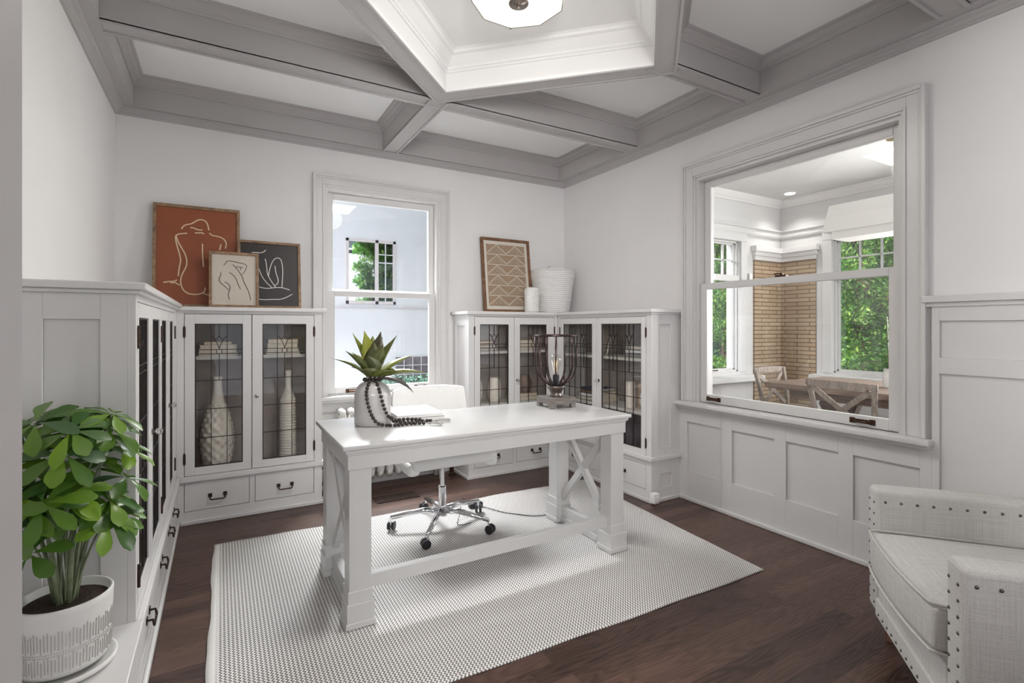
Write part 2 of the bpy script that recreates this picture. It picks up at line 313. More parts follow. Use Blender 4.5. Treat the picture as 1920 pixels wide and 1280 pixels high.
class MB:
    def __init__(s): s.v = []; s.f = []
    def poly(s, pts, faces):
        b = len(s.v); s.v += [tuple(p) for p in pts]; s.f += [tuple(b + i for i in f) for f in faces]; return s
    def hexa(s, p):   # 8 pts: bottom 4, top 4
        return s.poly(p, [(3, 2, 1, 0), (4, 5, 6, 7), (0, 1, 5, 4), (1, 2, 6, 5), (2, 3, 7, 6), (3, 0, 4, 7)])
    def box(s, x0, x1, y0, y1, z0, z1):
        x0, x1 = sorted((x0, x1)); y0, y1 = sorted((y0, y1)); z0, z1 = sorted((z0, z1))
        return s.hexa([(x0, y0, z0), (x1, y0, z0), (x1, y1, z0), (x0, y1, z0), (x0, y0, z1), (x1, y0, z1), (x1, y1, z1), (x0, y1, z1)])
    def bar(s, a, b, w, t, up=(0, 0, 1)):   # box along a->b, width w sideways, t along up
        a = Vector(a); b = Vector(b); d = (b - a).normalized(); u = Vector(up); u = (u - d * u.dot(d)).normalized(); r = d.cross(u) * (w / 2); u = u * (t / 2)
        return s.hexa([a - r - u, a + r - u, b + r - u, b - r - u, a - r + u, a + r + u, b + r + u, b - r + u])
    def lathe(s, prof, c=(0, 0, 0), n=24, cap=True, sx=1.0, sy=1.0):
        rings = [[(c[0] + r * sx * math.cos(2 * PI * i / n), c[1] + r * sy * math.sin(2 * PI * i / n), c[2] + z) for i in range(n)] for r, z in prof]
        pts = [p for g in rings for p in g]; F = []
        for k in range(len(prof) - 1):
            for i in range(n):
                j = (i + 1) % n; F.append((k * n + i, k * n + j, (k + 1) * n + j, (k + 1) * n + i))
        if cap:
            F.append(tuple(reversed(range(n)))); F.append(tuple((len(prof) - 1) * n + i for i in range(n)))
        return s.poly(pts, F)
    def tube(s, pts, r, n=8, closed=False, cap=True):
        pts = [Vector(p) for p in pts]; m = len(pts); R = r if isinstance(r, (list, tuple)) else [r] * m
        T = []
        for i in range(m):
            a = pts[(i - 1) % m] if (closed or i) else pts[i]; b = pts[(i + 1) % m] if (closed or i < m - 1) else pts[i]
            T.append((b - a).normalized() if (b - a).length > 1e-9 else Vector((0, 0, 1)))
        up = Vector((0, 0, 1)) if abs(T[0].z) < 0.9 else Vector((1, 0, 0)); V = []
        for i in range(m):
            u = up - T[i] * up.dot(T[i]); u = u.normalized() if u.length > 1e-6 else T[i].orthogonal().normalized(); up = u; q = T[i].cross(u)
            V += [tuple(pts[i] + (u * math.cos(2 * PI * k / n) + q * math.sin(2 * PI * k / n)) * R[i]) for k in range(n)]
        F = []
        for i in range(m if closed else m - 1):
            j = (i + 1) % m
            for k in range(n):
                l = (k + 1) % n; F.append((i * n + k, i * n + l, j * n + l, j * n + k))
        if not closed and cap: F.append(tuple(reversed(range(n)))); F.append(tuple((m - 1) * n + k for k in range(n)))
        return s.poly(V, F)
    def ribbon(s, pts, w, d, up):   # flat thick ribbon; up = direction of thickness
        for a, b in zip(pts[:-1], pts[1:]): s.bar(a, b, w, d, up)
        return s
    def prism(s, poly, f0, f1):     # poly 2D list; f0,f1 map 2D->3D for both ends
        n = len(poly)
        return s.poly([f0(*p) for p in poly] + [f1(*p) for p in poly], [tuple(reversed(range(n))), tuple(range(n, 2 * n))] + [(i, (i + 1) % n, n + (i + 1) % n, n + i) for i in range(n)])
    def build(s, name, m, parent=None, **k):
        me = bpy.data.meshes.new(name); me.from_pydata(s.v, [], s.f); me.update()
        bm = bmesh.new(); bm.from_mesh(me); bmesh.ops.recalc_face_normals(bm, faces=bm.faces); bm.to_mesh(me); bm.free()
        return link(name, me, m, parent, **k)
def struct(name, mb, m, **k):
    o = mb.build(name, m, **k); o['kind'] = 'structure'; return o

class Pl:   # a vertical face: u along it, z up, d outward
    def __init__(s, kind, f): s.k = kind; s.f = f
    def p(s, u, z, d):
        return {'-y': (u, s.f - d, z), '-x': (s.f - d, u, z), '+x': (s.f + d, u, z), '+y': (u, s.f + d, z)}[s.k]
    def box(s, mb, u0, u1, z0, z1, d0, d1):
        a = s.p(u0, z0, d0); b = s.p(u1, z1, d1); return mb.box(a[0], b[0], a[1], b[1], a[2], b[2])
    def up(s): return {'-y': (0, -1, 0), '-x': (-1, 0, 0), '+x': (1, 0, 0), '+y': (0, 1, 0)}[s.k]
def grid(mb, pl, u0, u1, z0, z1, holes, d0, d1):
    """board with rectangular holes; a hole is (u0,u1,z0,z1,rec): rec None = open, else its face lies at rec"""
    us = sorted({u0, u1} | {h[0] for h in holes} | {h[1] for h in holes}); zs = sorted({z0, z1} | {h[2] for h in holes} | {h[3] for h in holes})
    us = [u for u in us if u0 <= u <= u1]; zs = [z for z in zs if z0 <= z <= z1]
    # merge: columns with no holes first
    def inside(u, z): return any(h[0] < u < h[1] and h[2] < z < h[3] for h in holes)
    for i in range(len(us) - 1):
        j = 0
        while j < len(zs) - 1:
            if inside((us[i] + us[i + 1]) / 2, (zs[j] + zs[j + 1]) / 2): j += 1; continue
            k = j
            while k + 1 < len(zs) - 1 and not inside((us[i] + us[i + 1]) / 2, (zs[k + 1] + zs[k + 2]) / 2): k += 1
            pl.box(mb, us[i], us[i + 1], zs[j], zs[k + 1], d0, d1); j = k + 1
    for h in holes:
        if h[4] is not None: pl.box(mb, h[0], h[1], h[2], h[3], d0, h[4])
    return mb
def inset(poly, ds):
    n = len(poly); out = []
    for i in range(n):
        p0 = Vector(poly[i - 1]); p1 = Vector(poly[i]); p2 = Vector(poly[(i + 1) % n])
        a = (p1 - p0).normalized(); b = (p2 - p1).normalized(); na = Vector((-a.y, a.x)); nb = Vector((-b.y, b.x))
        k = 1 + na.dot(nb); out.append(p1 + (na + nb) * (ds / k))
    return out
def sweep(mb, poly, prof):   # poly CCW seen from above; prof = [(inset, z)], faces toward the inside
    n = len(poly); V = []; F = []
    for d, z in prof: V += [(*q, z) for q in inset(poly, d)]
    for k in range(len(prof) - 1):
        for i in range(n):
            j = (i + 1) % n; F.append((k * n + i, (k + 1) * n + i, (k + 1) * n + j, k * n + j))
    return mb.poly(V, F)

# ------------------------------------------------------------------ room shell
XL, XR, YB, YF = -0.59, 3.0, 4.15, -0.15
HB, HC = 2.70, 2.90
mb = MB().box(-3.5, 6.4, -3.0, 4.4, -0.12, 0.0); struct('floor', mb, 'floor')
BW = (0.715, 1.655, 0.725, 2.36)      # back window opening  x0,x1,z0,z1
RW = (1.235, 2.515, 0.725, 2.345)     # right window opening y0,y1,z0,z1
back = Pl('-y', YB); right = Pl('-x', XR); left = Pl('+x', XL)
struct('wall_back', grid(MB(), back, XL - 0.15, XR + 0.15, 0, 3.0, [(*BW, None)], -0.2, 0), 'wall')
struct('wall_right', grid(MB(), right, YF - 0.15, YB, 0, 3.0, [(*RW, None)], -0.15, 0), 'wall')
struct('wall_left', MB().box(XL - 0.15, XL, -3.0, YB, 0, 3.0), 'wall')
# front wall: steps forward around the doorway the camera stands in
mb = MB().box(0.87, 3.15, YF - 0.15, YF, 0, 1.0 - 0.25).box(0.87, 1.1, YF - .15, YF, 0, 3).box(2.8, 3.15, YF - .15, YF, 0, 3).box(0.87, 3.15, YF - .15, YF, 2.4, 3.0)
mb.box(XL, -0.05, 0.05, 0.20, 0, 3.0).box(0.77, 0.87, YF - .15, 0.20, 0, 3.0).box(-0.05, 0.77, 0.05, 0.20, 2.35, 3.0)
struct('wall_front', mb, 'beam')  # jamb's shade is put into the colour with the darker beam tone
struct('ceiling', MB().box(XL - 0.15, XR + 0.15, -3.0, YB + 0.2, HC, HC + 0.12), 'ceil')
CX, CY, RO, RI = 1.19, 2.0, 1.03, 0.86
# perimeter beams
xl, xr, yb, yf = -0.485, 2.885, 4.08, -0.08
mb = MB()
mb.box(XL, xl, YF, YB, HB, HC).box(xr, XR, YF, YB, HB, HC).box(xl, xr, yb, YB, HB + .001, HC).box(xl, xr, YF, yf, HB + .001, HC)
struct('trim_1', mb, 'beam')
def beam(x0, x1, y0, y1, z=HB):
    mb = MB().box(x0, x1, y0, y1, z, HC)
    if x1 - x0 > y1 - y0:
        for y in (y0, y1 - .015): mb.box(x0, x1, y, y + .015, z - .010, z + .01)
    else:
        for x in (x0, x1 - .015): mb.box(x, x + .015, y0, y1, z - .010, z + .01)
    return mb
n_ = 2
for b in [(xl, CX - 0.0, 3.0, 3.115), (CX + 0.0, xr, 3.0, 3.115), (xl, CX, 0.93, 1.05), (CX, xr, 0.93, 1.05)]:
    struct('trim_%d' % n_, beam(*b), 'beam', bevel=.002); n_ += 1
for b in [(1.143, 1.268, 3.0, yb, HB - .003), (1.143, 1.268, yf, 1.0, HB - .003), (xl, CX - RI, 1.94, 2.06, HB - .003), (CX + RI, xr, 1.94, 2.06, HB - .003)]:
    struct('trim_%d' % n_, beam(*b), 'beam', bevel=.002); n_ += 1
# diamond ring round the tray
outer = [(CX, CY - RO), (CX + RO, CY), (CX, CY + RO), (CX - RO, CY)]
inner = [(CX, CY - RI), (CX + RI, CY), (CX, CY + RI), (CX - RI, CY)]
mb = MB(); zb = HB - 0.008
V = [(*p, zb) for p in outer] + [(*p, zb) for p in inner] + [(*p, HC) for p in outer] + [(*p, HC) for p in inner]
F = []
for i in range(4):
    j = (i + 1) % 4; F += [(i, j, 4 + j, 4 + i), (i, j, 8 + j, 8 + i), (4 + i, 4 + j, 12 + j, 12 + i)]
mb.poly(V, F)
for R_ in (RO, RI + .02):
    for i in range(4):
        a0 = [(CX, CY - R_), (CX + R_, CY), (CX, CY + R_), (CX - R_, CY)]; a1 = [(x_ * 1.0, y_ * 1.0) for x_, y_ in inset(a0, .014)]
        j = (i + 1) % 4
        mb.hexa([(*a0[i], zb - .007), (*a0[j], zb - .007), (*a1[j], zb - .007), (*a1[i], zb - .007), (*a0[i], zb + .01), (*a0[j], zb + .01), (*a1[j], zb + .01), (*a1[i], zb + .01)])
struct('trim_%d' % n_, mb, 'beam'); n_ += 1
# mouldings in every coffer
prof = [(0.0, 2.835), (.008, 2.835), (.010, 2.848), (.016, 2.852), (.018, 2.862), (.030, 2.870), (.042, 2.884), (.055, 2.888), (.058, HC)]
k = RO
coffers = [
    [(xl, 3.115), (1.143, 3.115), (1.143, yb), (xl, yb)], [(1.268, 3.115), (xr, 3.115), (xr, yb), (1.268, yb)],
    [(xl, 2.06), (CX - k + .06, 2.06), (CX - .03, 3.0), (xl, 3.0)], [(CX + k - .06, 2.06), (xr, 2.06), (xr, 3.0), (CX + .03, 3.0)],
    [(xl, 1.05), (CX - k + .95, 1.05), (CX - k + .06, 1.94), (xl, 1.94)], [(CX + k - .95, 1.05), (xr, 1.05), (xr, 1.94), (CX + k - .06, 1.94)],
    [(xl, yf), (1.143, yf), (1.143, .93), (xl, .93)], [(1.268, yf), (xr, yf), (xr, .93), (1.268, .93)]]
for c in coffers:
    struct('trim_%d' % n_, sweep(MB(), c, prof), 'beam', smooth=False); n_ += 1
tp = [(0.0, 2.80), (.010, 2.80), (.012, 2.812), (.020, 2.815), (.022, 2.828), (.040, 2.845), (.062, 2.872), (.078, 2.878), (.082, 2.892), (.095, HC)]
struct('trim_%d' % n_, sweep(MB(), inner, tp), 'ceil'); n_ += 1
sh = sweep(MB(), inner, [(0.001, zb), (0.001, 2.81)]); struct('trim_%d' % n_, sh, 'ceil'); n_ += 1
# crown under the perimeter beams
cp = [(0, 2.655), (.012, 2.655), (.016, 2.664), (.026, 2.670), (.030, 2.682), (.046, 2.690), (.050, HB - .001), (.0, HB - .001)]
struct('trim_%d' % n_, sweep(MB(), [(XL, YF), (XR, YF), (XR, YB), (XL, YB)], cp), 'beam'); n_ += 1

# ------------------------------------------------------------------ wainscot and bases on the right wall
mb = MB()
hl = [(1.153, 1.456), (1.532, 1.832), (1.907, 2.205), (2.289, 2.581)]
grid(mb, right, 1.105, 2.66, 0.0, 0.70, [(a_, b_, .219, .573, .010) for a_, b_ in hl], 0, .024)
grid(mb, right, YF, 1.105, 0.0, 1.385, [(.55, 1.075, .22, 1.045, .010), (.55, 1.075, 1.122, 1.297, .010), (-.05, .47, .22, 1.045, .010), (-.05, .47, 1.122, 1.297, .010)], 0, .024)
struct('wall_right_wainscot', mb, 'trim', bevel=.0015)
mb = MB(); right.box(mb, YF, 1.137, 1.385, 1.418, 0, .05); right.box(mb, YF, 1.137, 1.365, 1.385, 0, .034); struct('trim_%d' % n_, mb, 'trim', bevel=.003); n_ += 1
mb = MB(); right.box(mb, YF, 2.65, 0.0, 0.028, .024, .042); struct('baseboard_right', mb, 'shoe', bevel=.006)
mb = MB(); back.box(mb, 0.64, 1.79, 0.0, 0.10, 0, .016); struct('baseboard_back', mb, 'trim', bevel=.004)

# ------------------------------------------------------------------ windows
def casing(mb, pl, u0, u1, z0, z1, wd, top=True):
    """three sided casing round an opening, stepped"""
    def ring(o0, o1, d0, d1):   # o0 inner offset, o1 outer offset
        pl.box(mb, u0 - o1, u0 - o0, z0, z1 + o1, d0, d1); pl.box(mb, u1 + o0, u1 + o1, z0, z1 + o1, d0, d1)
        pl.box(mb, u0 - o0, u1 + o0, z1 + o0, z1 + o1, d0, d1)
    ring(0, .012, 0, .020); ring(.012, .024, 0, .028); ring(.024, wd - .032, 0, .022); ring(wd - .032, wd - .02, 0, .030); ring(wd - .02, wd, 0, .040)
    return mb
def sash(name, root, pl, u0, u1, z0, z1, st, tr, br, d, th=.035):
    mb = MB(); pl.box(mb, u0, u0 + st, z0, z1, d - th, d); pl.box(mb, u1 - st, u1, z0, z1, d - th, d)
    pl.box(mb, u0 + st, u1 - st, z0, z0 + br, d - th, d); pl.box(mb, u0 + st, u1 - st, z1 - tr, z1, d - th, d)
    # glazing bead step
    s = mb.build(name, 'trim', root, bevel=.003)
    g = MB(); pl.box(g, u0 + st - .005, u1 - st + .005, z0 + br - .005, z1 - tr + .005, d - th / 2 - .002, d - th / 2 + .002); g.build('glass_pane', 'glass', s)
    return s
def lift(parent, pl, u, z, d, wd=.085):
    mb = MB()
    for s_ in (-1, 1): pl.box(mb, u + s_ * wd * .5 - .014, u + s_ * wd * .5 + .014, z - .015, z + .015, d, d + .004)
    pl.box(mb, u - wd * .38, u + wd * .38, z - .012, z + .010, d, d + .004)
    pts = [pl.p(u + t * wd * .42, z - .001, d + .006 + .016 * (1 - t ** 4)) for t in (-1, -.8, -.5, 0, .5, .8, 1)]
    mb.tube(pts, .006, 8)
    mb.build('sash_lift', 'copper', parent, bevel=.0015)['label'] = 'dark bronze sash lift'
# back window
r = thing('window_1', 'double-hung window in the back wall behind the desk', 'window', (1.19, YB, .7)); r['kind'] = 'structure'
casing(MB(), back, BW[0], BW[1], BW[2], BW[3], .095).build('window_casing', 'trim', r, bevel=.002)
mb = MB(); back.box(mb, .64, 1.79, .697, .725, -.02, .075); back.box(mb, .655, 1.775, .672, .697, 0, .045); back.box(mb, .655, 1.775, .60, .672, 0, .02); mb.build('window_stool', 'trim', r, bevel=.004)
mb = MB()
for u_ in (BW[0], BW[1] - .02): back.box(mb, u_, u_ + .02, BW[2], BW[3], -.2, 0)
back.box(mb, BW[0] + .02, BW[1] - .02, BW[3] - .022, BW[3], -.2, 0); back.box(mb, BW[0] + .02, BW[1] - .02, BW[2], BW[2] + .01, -.2, -.021); mb.build('window_jamb', 'trim', r)
s1 = sash('upper_sash', r, back, BW[0] + .021, BW[1] - .021, 1.53, BW[3] - .023, .047, .055, .04, -.065)
s2 = sash('lower_sash', r, back, BW[0] + .021, BW[1] - .021, BW[2] + .012, 1.555, .055, .045, .05, -.025)
lift(s2, back, .93, .755, -.025); lift(s2, back, 1.50, .755, -.025)
# right window
r = thing('window_2', 'wide interior double-hung window onto the dining room', 'window', (XR, 1.9, .7)); r['kind'] = 'structure'
casing(MB(), right, RW[0], RW[1], RW[2], RW[3], .11).build('window_casing', 'trim', r, bevel=.002)
mb = MB(); right.box(mb, 1.095, 2.665, .695, .725, -.01, .085); right.box(mb, 1.11, 2.65, .672, .695, 0, .055); mb.build('window_stool', 'trim', r, bevel=.006, seg=3)
mb = MB()
for u_ in (RW[0], RW[1] - .018): right.box(mb, u_, u_ + .018, RW[2], RW[3], -.15, 0)
right.box(mb, RW[0] + .018, RW[1] - .018, RW[3] - .02, RW[3], -.15, 0); right.box(mb, RW[0] + .018, RW[1] - .018, RW[2] - .012, RW[2], -.15, -.012); mb.build('window_jamb', 'trim', r)
s1 = sash('upper_sash', r, right, RW[0] + .019, RW[1] - .019, 1.545, RW[3] - .021, .05, .05, .03, -.065)
s2 = sash('lower_sash', r, right, RW[0] + .019, RW[1] - .019, RW[2] + .001, 1.58, .052, .045, .06, -.020)
lift(s2, right, 2.385, .757, -.020, .09); lift(s2, right, 1.43, .757, -.020, .10)
mb = MB(); mb.box(3.02, 3.05, 1.86, 1.93, 1.58, 1.59).lathe([(.010, 0), (.010, .014), (.004, .016)], (3.03, 1.895, 1.59), 12).box(3.024, 3.034, 1.895, 1.94, 1.598, 1.604); mb.build('sash_lock', 'copper', s2)

# ------------------------------------------------------------------ glass-door bookcases
def curve2(p0, p1, p2, n=8):
    return [((1 - t) ** 2 * p0[0] + 2 * t * (1 - t) * p1[0] + t * t * p2[0], (1 - t) ** 2 * p0[1] + 2 * t * (1 - t) * p1[1] + t * t * p2[1]) for t in [i / n for i in range(n + 1)]]
def leading(pl, u0, u1, z0, z1, d, wide=False):
    mb = MB(); W = u1 - u0; H = z1 - z0; w_ = .0045
    def U(f): return u0 + f * W
    def Zz(f): return z1 - f * H
    def vl(f, a_=0, b_=1): pl.box(mb, U(f) - w_ / 2, U(f) + w_ / 2, Zz(b_), Zz(a_), d - .003, d + .003)
    def hl_(f, a_=0, b_=1): pl.box(mb, U(a_), U(b_), Zz(f) - w_ / 2, Zz(f) + w_ / 2, d - .003, d + .003)
    pl.box(mb, u0, u0 + .006, z0, z1, d - .004, d + .004); pl.box(mb, u1 - .006, u1, z0, z1, d - .004, d + .004)
    pl.box(mb, u0, u1, z0, z0 + .006, d - .004, d + .004); pl.box(mb, u0, u1, z1 - .006, z1, d - .004, d + .004)
    if wide: ve = [.2, .4, .6, .8]; cs = [(.3, .1), (.7, .1)] ; cs = [(.30, .10), (.70, .10)]; ve = [.20, .40, .60, .80]
    else: ve = [1 / 3, 2 / 3]; cs = [(.5, 1 / 6)]
    for f in ve: vl(f)
    for c_, h_ in cs:
        vl(c_, 0, .095); vl(c_, .175, .182); vl(c_, .213, .40)
        for s_ in (-1, 1):
            q = curve2((c_ + s_ * h_, .088), (c_ + s_ * h_ * .45, .10), (c_, .178))
            mb.ribbon([pl.p(U(a_), Zz(b_), d) for a_, b_ in q], .0045, .005, pl.up())
            mb.ribbon([pl.p(U(c_), Zz(.088), d), pl.p(U(c_ + s_ * h_ * .42), Zz(.112), d)], .0045, .005, pl.up())
        vl(c_ - .055 * (1 if not wide else .5), .182, .213); vl(c_ + .055 * (1 if not wide else .5), .182, .213)
    hl_(.182); hl_(.213)
    for f in (.40, .60, .80): hl_(f)
    return mb
def knob(parent, pl, u, z, d, crystal=True):
    mb = MB(); a_ = Vector(pl.p(u, z, d)); n = Vector(pl.up())
    k = MB().tube([a_, a_ + n * .004], .012, 12).tube([a_, a_ + n * .014], .004, 8).build('knob_plate', 'pewter', parent)
    MB().tube([a_ + n * .012, a_ + n * .016, a_ + n * .024, a_ + n * .033, a_ + n * .036], [.006, .011, .014, .012, .006], 8).build('knob', 'crystal', parent)['label'] = 'faceted clear glass knob'
def hinge(parent, pl, u, z, d):
    mb = MB(); pl.box(mb, u - .007, u + .007, z - .030, z + .030, d, d + .004); mb.tube([pl.p(u, z - .038, d + .004), pl.p(u, z + .038, d + .004)], .0045, 8)
    mb.build('hinge', 'bronze', parent)
def pull(parent, pl, u, z, d, wd=.085):
    mb = MB()
    for s_ in (-1, 1): pl.box(mb, u + s_ * wd / 2 - .011, u + s_ * wd / 2 + .011, z - .004, z + .020, d, d + .004)
    pts = [pl.p(u - wd / 2, z + .008, d + .002), pl.p(u - wd / 2, z + .008, d + .020), pl.p(u - wd / 2, z - .010, d + .024), pl.p(u - wd / 2 + .006, z - .016, d + .024),
           pl.p(u + wd / 2 - .006, z - .016, d + .024), pl.p(u + wd / 2, z - .010, d + .024), pl.p(u + wd / 2, z + .008, d + .020), pl.p(u + wd / 2, z + .008, d + .002)]
    mb.tube(pts, .0045, 8); mb.build('drawer_pull', 'bronze', parent)
def door(root, pl, u0, u1, z0, z1, g, hside, kside, wide=False, kz=.80):
    g0, g1, h0, h1 = g; mb = MB(); T0, T1 = -.022, 0.001
    pl.box(mb, u0, g0, z0, z1, T0, T1); pl.box(mb, g1, u1, z0, z1, T0, T1); pl.box(mb, g0, g1, z0, h0, T0, T1); pl.box(mb, g0, g1, h1, z1, T0, T1)
    dr = mb.build('door', 'cab', root, bevel=.0015)
    m2 = MB(); pl.box(m2, g0 - .003, g1 + .003, h0 - .003, h1 + .003, -.012, -.010); m2.build('glass_pane', 'cabglass', dr)
    leading(pl, g0, g1, h0, h1, -.009, wide).build('leading', 'lead', dr)
    hu = u0 - .001 if hside < 0 else u1 + .001
    hinge(dr, pl, hu, z1 - .115, 0); hinge(dr, pl, hu, z0 + .11, 0)
    if kside: knob(dr, pl, (u0 + .026) if kside < 0 else (u1 - .026), kz, .001)
def drawer(root, pl, u0, u1, z0, z1):
    mb = MB(); pl.box(mb, u0, u1, z0, z1, -.02, 0.0); dr = mb.build('drawer', 'cab', root, bevel=.0015)
    pull(dr, pl, (u0 + u1) / 2, (z0 + z1) / 2 - .012, 0)
G = .003
# -- back wall, left of the window
pl = Pl('-y', 3.845)
r = thing('bookcase_cabinet', 'built-in white cabinet with two leaded glass doors, left of the back window', 'cabinet', (.2, 4.0, 0), group=None)
D1 = (-.193, .187, .312, 1.350); D2 = (.192, .585, .312, 1.350)
DR = [(-.193, .173, .086, .265), (.211, .583, .086, .265)]
hol = [(d[0] - G, d[1] + G, d[2] - G, d[3] + G, None) for d in (D1, D2)] ; hol = [(D1[0] - G, D2[1] + G, D1[2] - G, D1[3] + G, None)] + [(a_ - G, b_ + G, c_ - G, e_ + G, -.021) for a_, b_, c_, e_ in DR]
mb = grid(MB(), pl, -.235, .64, 0.0, 1.362, hol, -.024, 0); mb.box(.616, .64, 3.869, YB - .001, 0, 1.362)
mb.build('body', 'cab', r, bevel=.0015)
mb = MB().box(-.33, .614, YB - .012, YB - .002, .31, 1.36).box(-.33, .614, 3.87, YB - .012, .295, .308).box(.604, .615, 3.87, YB - .012, .308, 1.36).box(-.34, -.33, 3.87, YB - .012, .308, 1.36)
mb.build('interior', 'inside', r)
MB().box(-.329, .603, 3.89, YB - .013, 1.052, 1.074).build('shelf', 'shelfw', r)
MB().box(-.589, .668, 3.815, YB - .001, 1.372, 1.398).box(-.56, .652, 3.829, YB - .001, 1.362, 1.372).build('top', 'cab', r, bevel=.004)
mb = MB(); pl.box(mb, -.215, .655, .276, .306, 0, .02); pl.box(mb, -.215, .648, .268, .276, 0, .01); mb.box(.64, .655, 3.84, YB - .001, .276, .306); mb.build('ledge', 'cab', r, bevel=.003)
mb = MB(); pl.box(mb, -.217, .655, 0, .028, 0, .016); mb.box(.64, .656, 3.84, YB - .001, 0, .028); mb.build('shoe_moulding', 'shoe', r, bevel=.006)
door(r, pl, *D1, (-.138, .135, .362, 1.288), -1, 0); door(r, pl, *D2, (.254, .533, .362, 1.288), 1, -1, kz=.80)
for d in DR: drawer(r, pl, *d)
# -- back wall, right of the window
pl = Pl('-y', 3.82)
r = thing('bookcase_cabinet', 'built-in white cabinet right of the back window, below the geometric wood art', 'cabinet', (2.2, 4.0, 0))
D1 = (1.845, 2.226, .312, 1.350); D2 = (2.231, 2.652, .312, 1.350); DR = [(1.845, 2.215, .086, .265), (2.255, 2.652, .086, .265)]
hol = [(D1[0] - G, D2[1] + G, D1[2] - G, D1[3] + G, None)] + [(a_ - G, b_ + G, c_ - G, e_ + G, -.021) for a_, b_, c_, e_ in DR]
mb = grid(MB(), pl, 1.79, 2.685, 0.0, 1.362, hol, -.024, 0)
sp = Pl('-x', 1.79); grid(mb, sp, 3.844, YB - .001, 0, 1.362, [(3.90, 4.09, .38, 1.28, -.014)], -.024, 0)
mb.build('body', 'cab', r, bevel=.0015)
mb = MB().box(1.816, 2.72, YB - .012, YB - .002, .31, 1.36).box(1.816, 2.72, 3.845, YB - .012, .295, .308).box(1.815, 1.826, 3.845, YB - .012, .308, 1.36).box(2.72, 2.73, 3.845, YB - .012, .308, 1.36)
mb.build('interior', 'inside', r)
for z in (.585, 1.036): MB().box(1.827, 2.719, 3.86, YB - .013, z, z + .022).build('shelf', 'shelfw', r)
MB().box(1.762, 2.999, 3.79, YB - .001, 1.372, 1.398).box(1.778, 2.999, 3.804, YB - .001, 1.362, 1.372).build('top', 'cab', r, bevel=.004)
mb = MB(); pl.box(mb, 1.775, 2.665, .276, .306, 0, .02); mb.box(1.775, 1.79, 3.82, YB - .001, .276, .306); mb.build('ledge', 'cab', r, bevel=.003)
mb = MB(); pl.box(mb, 1.774, 2.669, 0, .028, 0, .016); mb.box(1.774, 1.79, 3.82, YB - .001, 0, .028); mb.build('shoe_moulding', 'shoe', r, bevel=.006)
door(r, pl, *D1, (1.897, 2.173, .362, 1.288), -1, 0); door(r, pl, *D2, (2.287, 2.568, .362, 1.288), 1, -1, kz=.80)
for d in DR: drawer(r, pl, *d)
# -- right wall unit
pl = Pl('-x', 2.685)
r = thing('bookcase_cabinet', 'built-in white cabinet along the right wall, nearest the dining room window', 'cabinet', (2.85, 3.2, 0))
D1 = (3.262, 3.775, .312, 1.342); D2 = (2.704, 3.257, .312, 1.342); DR = [(3.262, 3.775, .086, .262), (2.704, 3.225, .086, .262)]
hol = [(2.704 - G, 3.775 + G, .312 - G, 1.342 + G, None)] + [(a_ - G, b_ + G, c_ - G, e_ + G, -.021) for a_, b_, c_, e_ in DR]
mb = grid(MB(), pl, 2.65, 3.818, 0.0, 1.360, hol, -.024, 0)
ep = Pl('-y', 2.65); grid(mb, ep, 2.709, 2.999, 0, 1.360, [(2.758, 2.880, .385, 1.287, -.012), (2.769, 2.893, .10, .198, -.012)], -.024, 0)
mb.build('body', 'cab', r, bevel=.0015)
mb = MB().box(XR - .012, XR - .002, 2.675, 3.80, .31, 1.36).box(2.71, XR - .012, 2.675, 3.80, .295, .308).box(2.71, XR - .012, 2.675, 2.685, .308, 1.36)
mb.build('interior', 'inside', r)
for z in (.612, 1.008): MB().box(2.722, XR - .013, 2.686, 3.80, z, z + .022).build('shelf', 'shelfw', r)
MB().box(2.655, 2.999, 2.622, 3.789, 1.372, 1.398).box(2.669, 2.999, 2.636, 3.789, 1.360, 1.372).build('top', 'cab', r, bevel=.004)
mb = MB(); pl.box(mb, 2.63, 3.80, .302, .330, 0, .02); mb.box(2.685, 2.999, 2.63, 2.65, .302, .330); mb.build('ledge', 'cab', r, bevel=.003)
mb = MB(); pl.box(mb, 2.634, 3.80, 0, .028, 0, .016); mb.box(2.685, 2.957, 2.634, 2.65, 0, .028); mb.build('shoe_moulding', 'shoe', r, bevel=.006)
door(r, pl, *D1, (3.319, 3.727, .372, 1.292), 1, 0, True); door(r, pl, *D2, (2.752, 3.203, .372, 1.292), -1, 1, True, kz=.83)
for d in DR: drawer(r, pl, *d)
# -- left wall unit with the long low bench
pl = Pl('+x', -.235)
r = thing('bookcase_cabinet', 'long built-in white cabinet on the left wall, behind the potted plant', 'cabinet', (-.4, 2.9, 0))
DD = [(2.072, 2.440, (2.105, 2.385), -1, 0), (2.446, 2.836, (2.507, 2.800), 1, -1), (2.842, 3.222, (2.885, 3.157), -1, 0), (3.228, 3.640, (3.335, 3.576), 1, -1)]
DRL = [(2.10, 2.60), (2.66, 3.06), (3.12, 3.42), (3.47, 3.70)]
hol = [(2.072 - G, 3.640 + G, .335 - G, 1.350 + G, None)] + [(a_ - G, b_ + G, .10 - G, .262 + G, -.021) for a_, b_ in DRL + [(1.56, 2.03), (1.02, 1.49)]]
mb = grid(MB(), pl, 2.04, 3.845, 0.30, 1.375, hol[:1], -.024, 0)
ep = Pl('-y', 2.04); grid(mb, ep, XL + .001, -.259, .300, 1.375, [(-.465, -.327, .40, 1.293, -.012)], -.024, 0)
grid(mb, pl, .25, 3.845, 0, .285, hol[1:], -.024, 0)
mb.build('body', 'cab', r, bevel=.0015)
mb = MB().box(XL + .001, XL + .01, 2.065, 3.86, .31, 1.37).box(XL + .01, -.26, 2.065, 3.86, .288, .298).box(XL + .01, -.26, 3.85, 3.86, .31, 1.37)
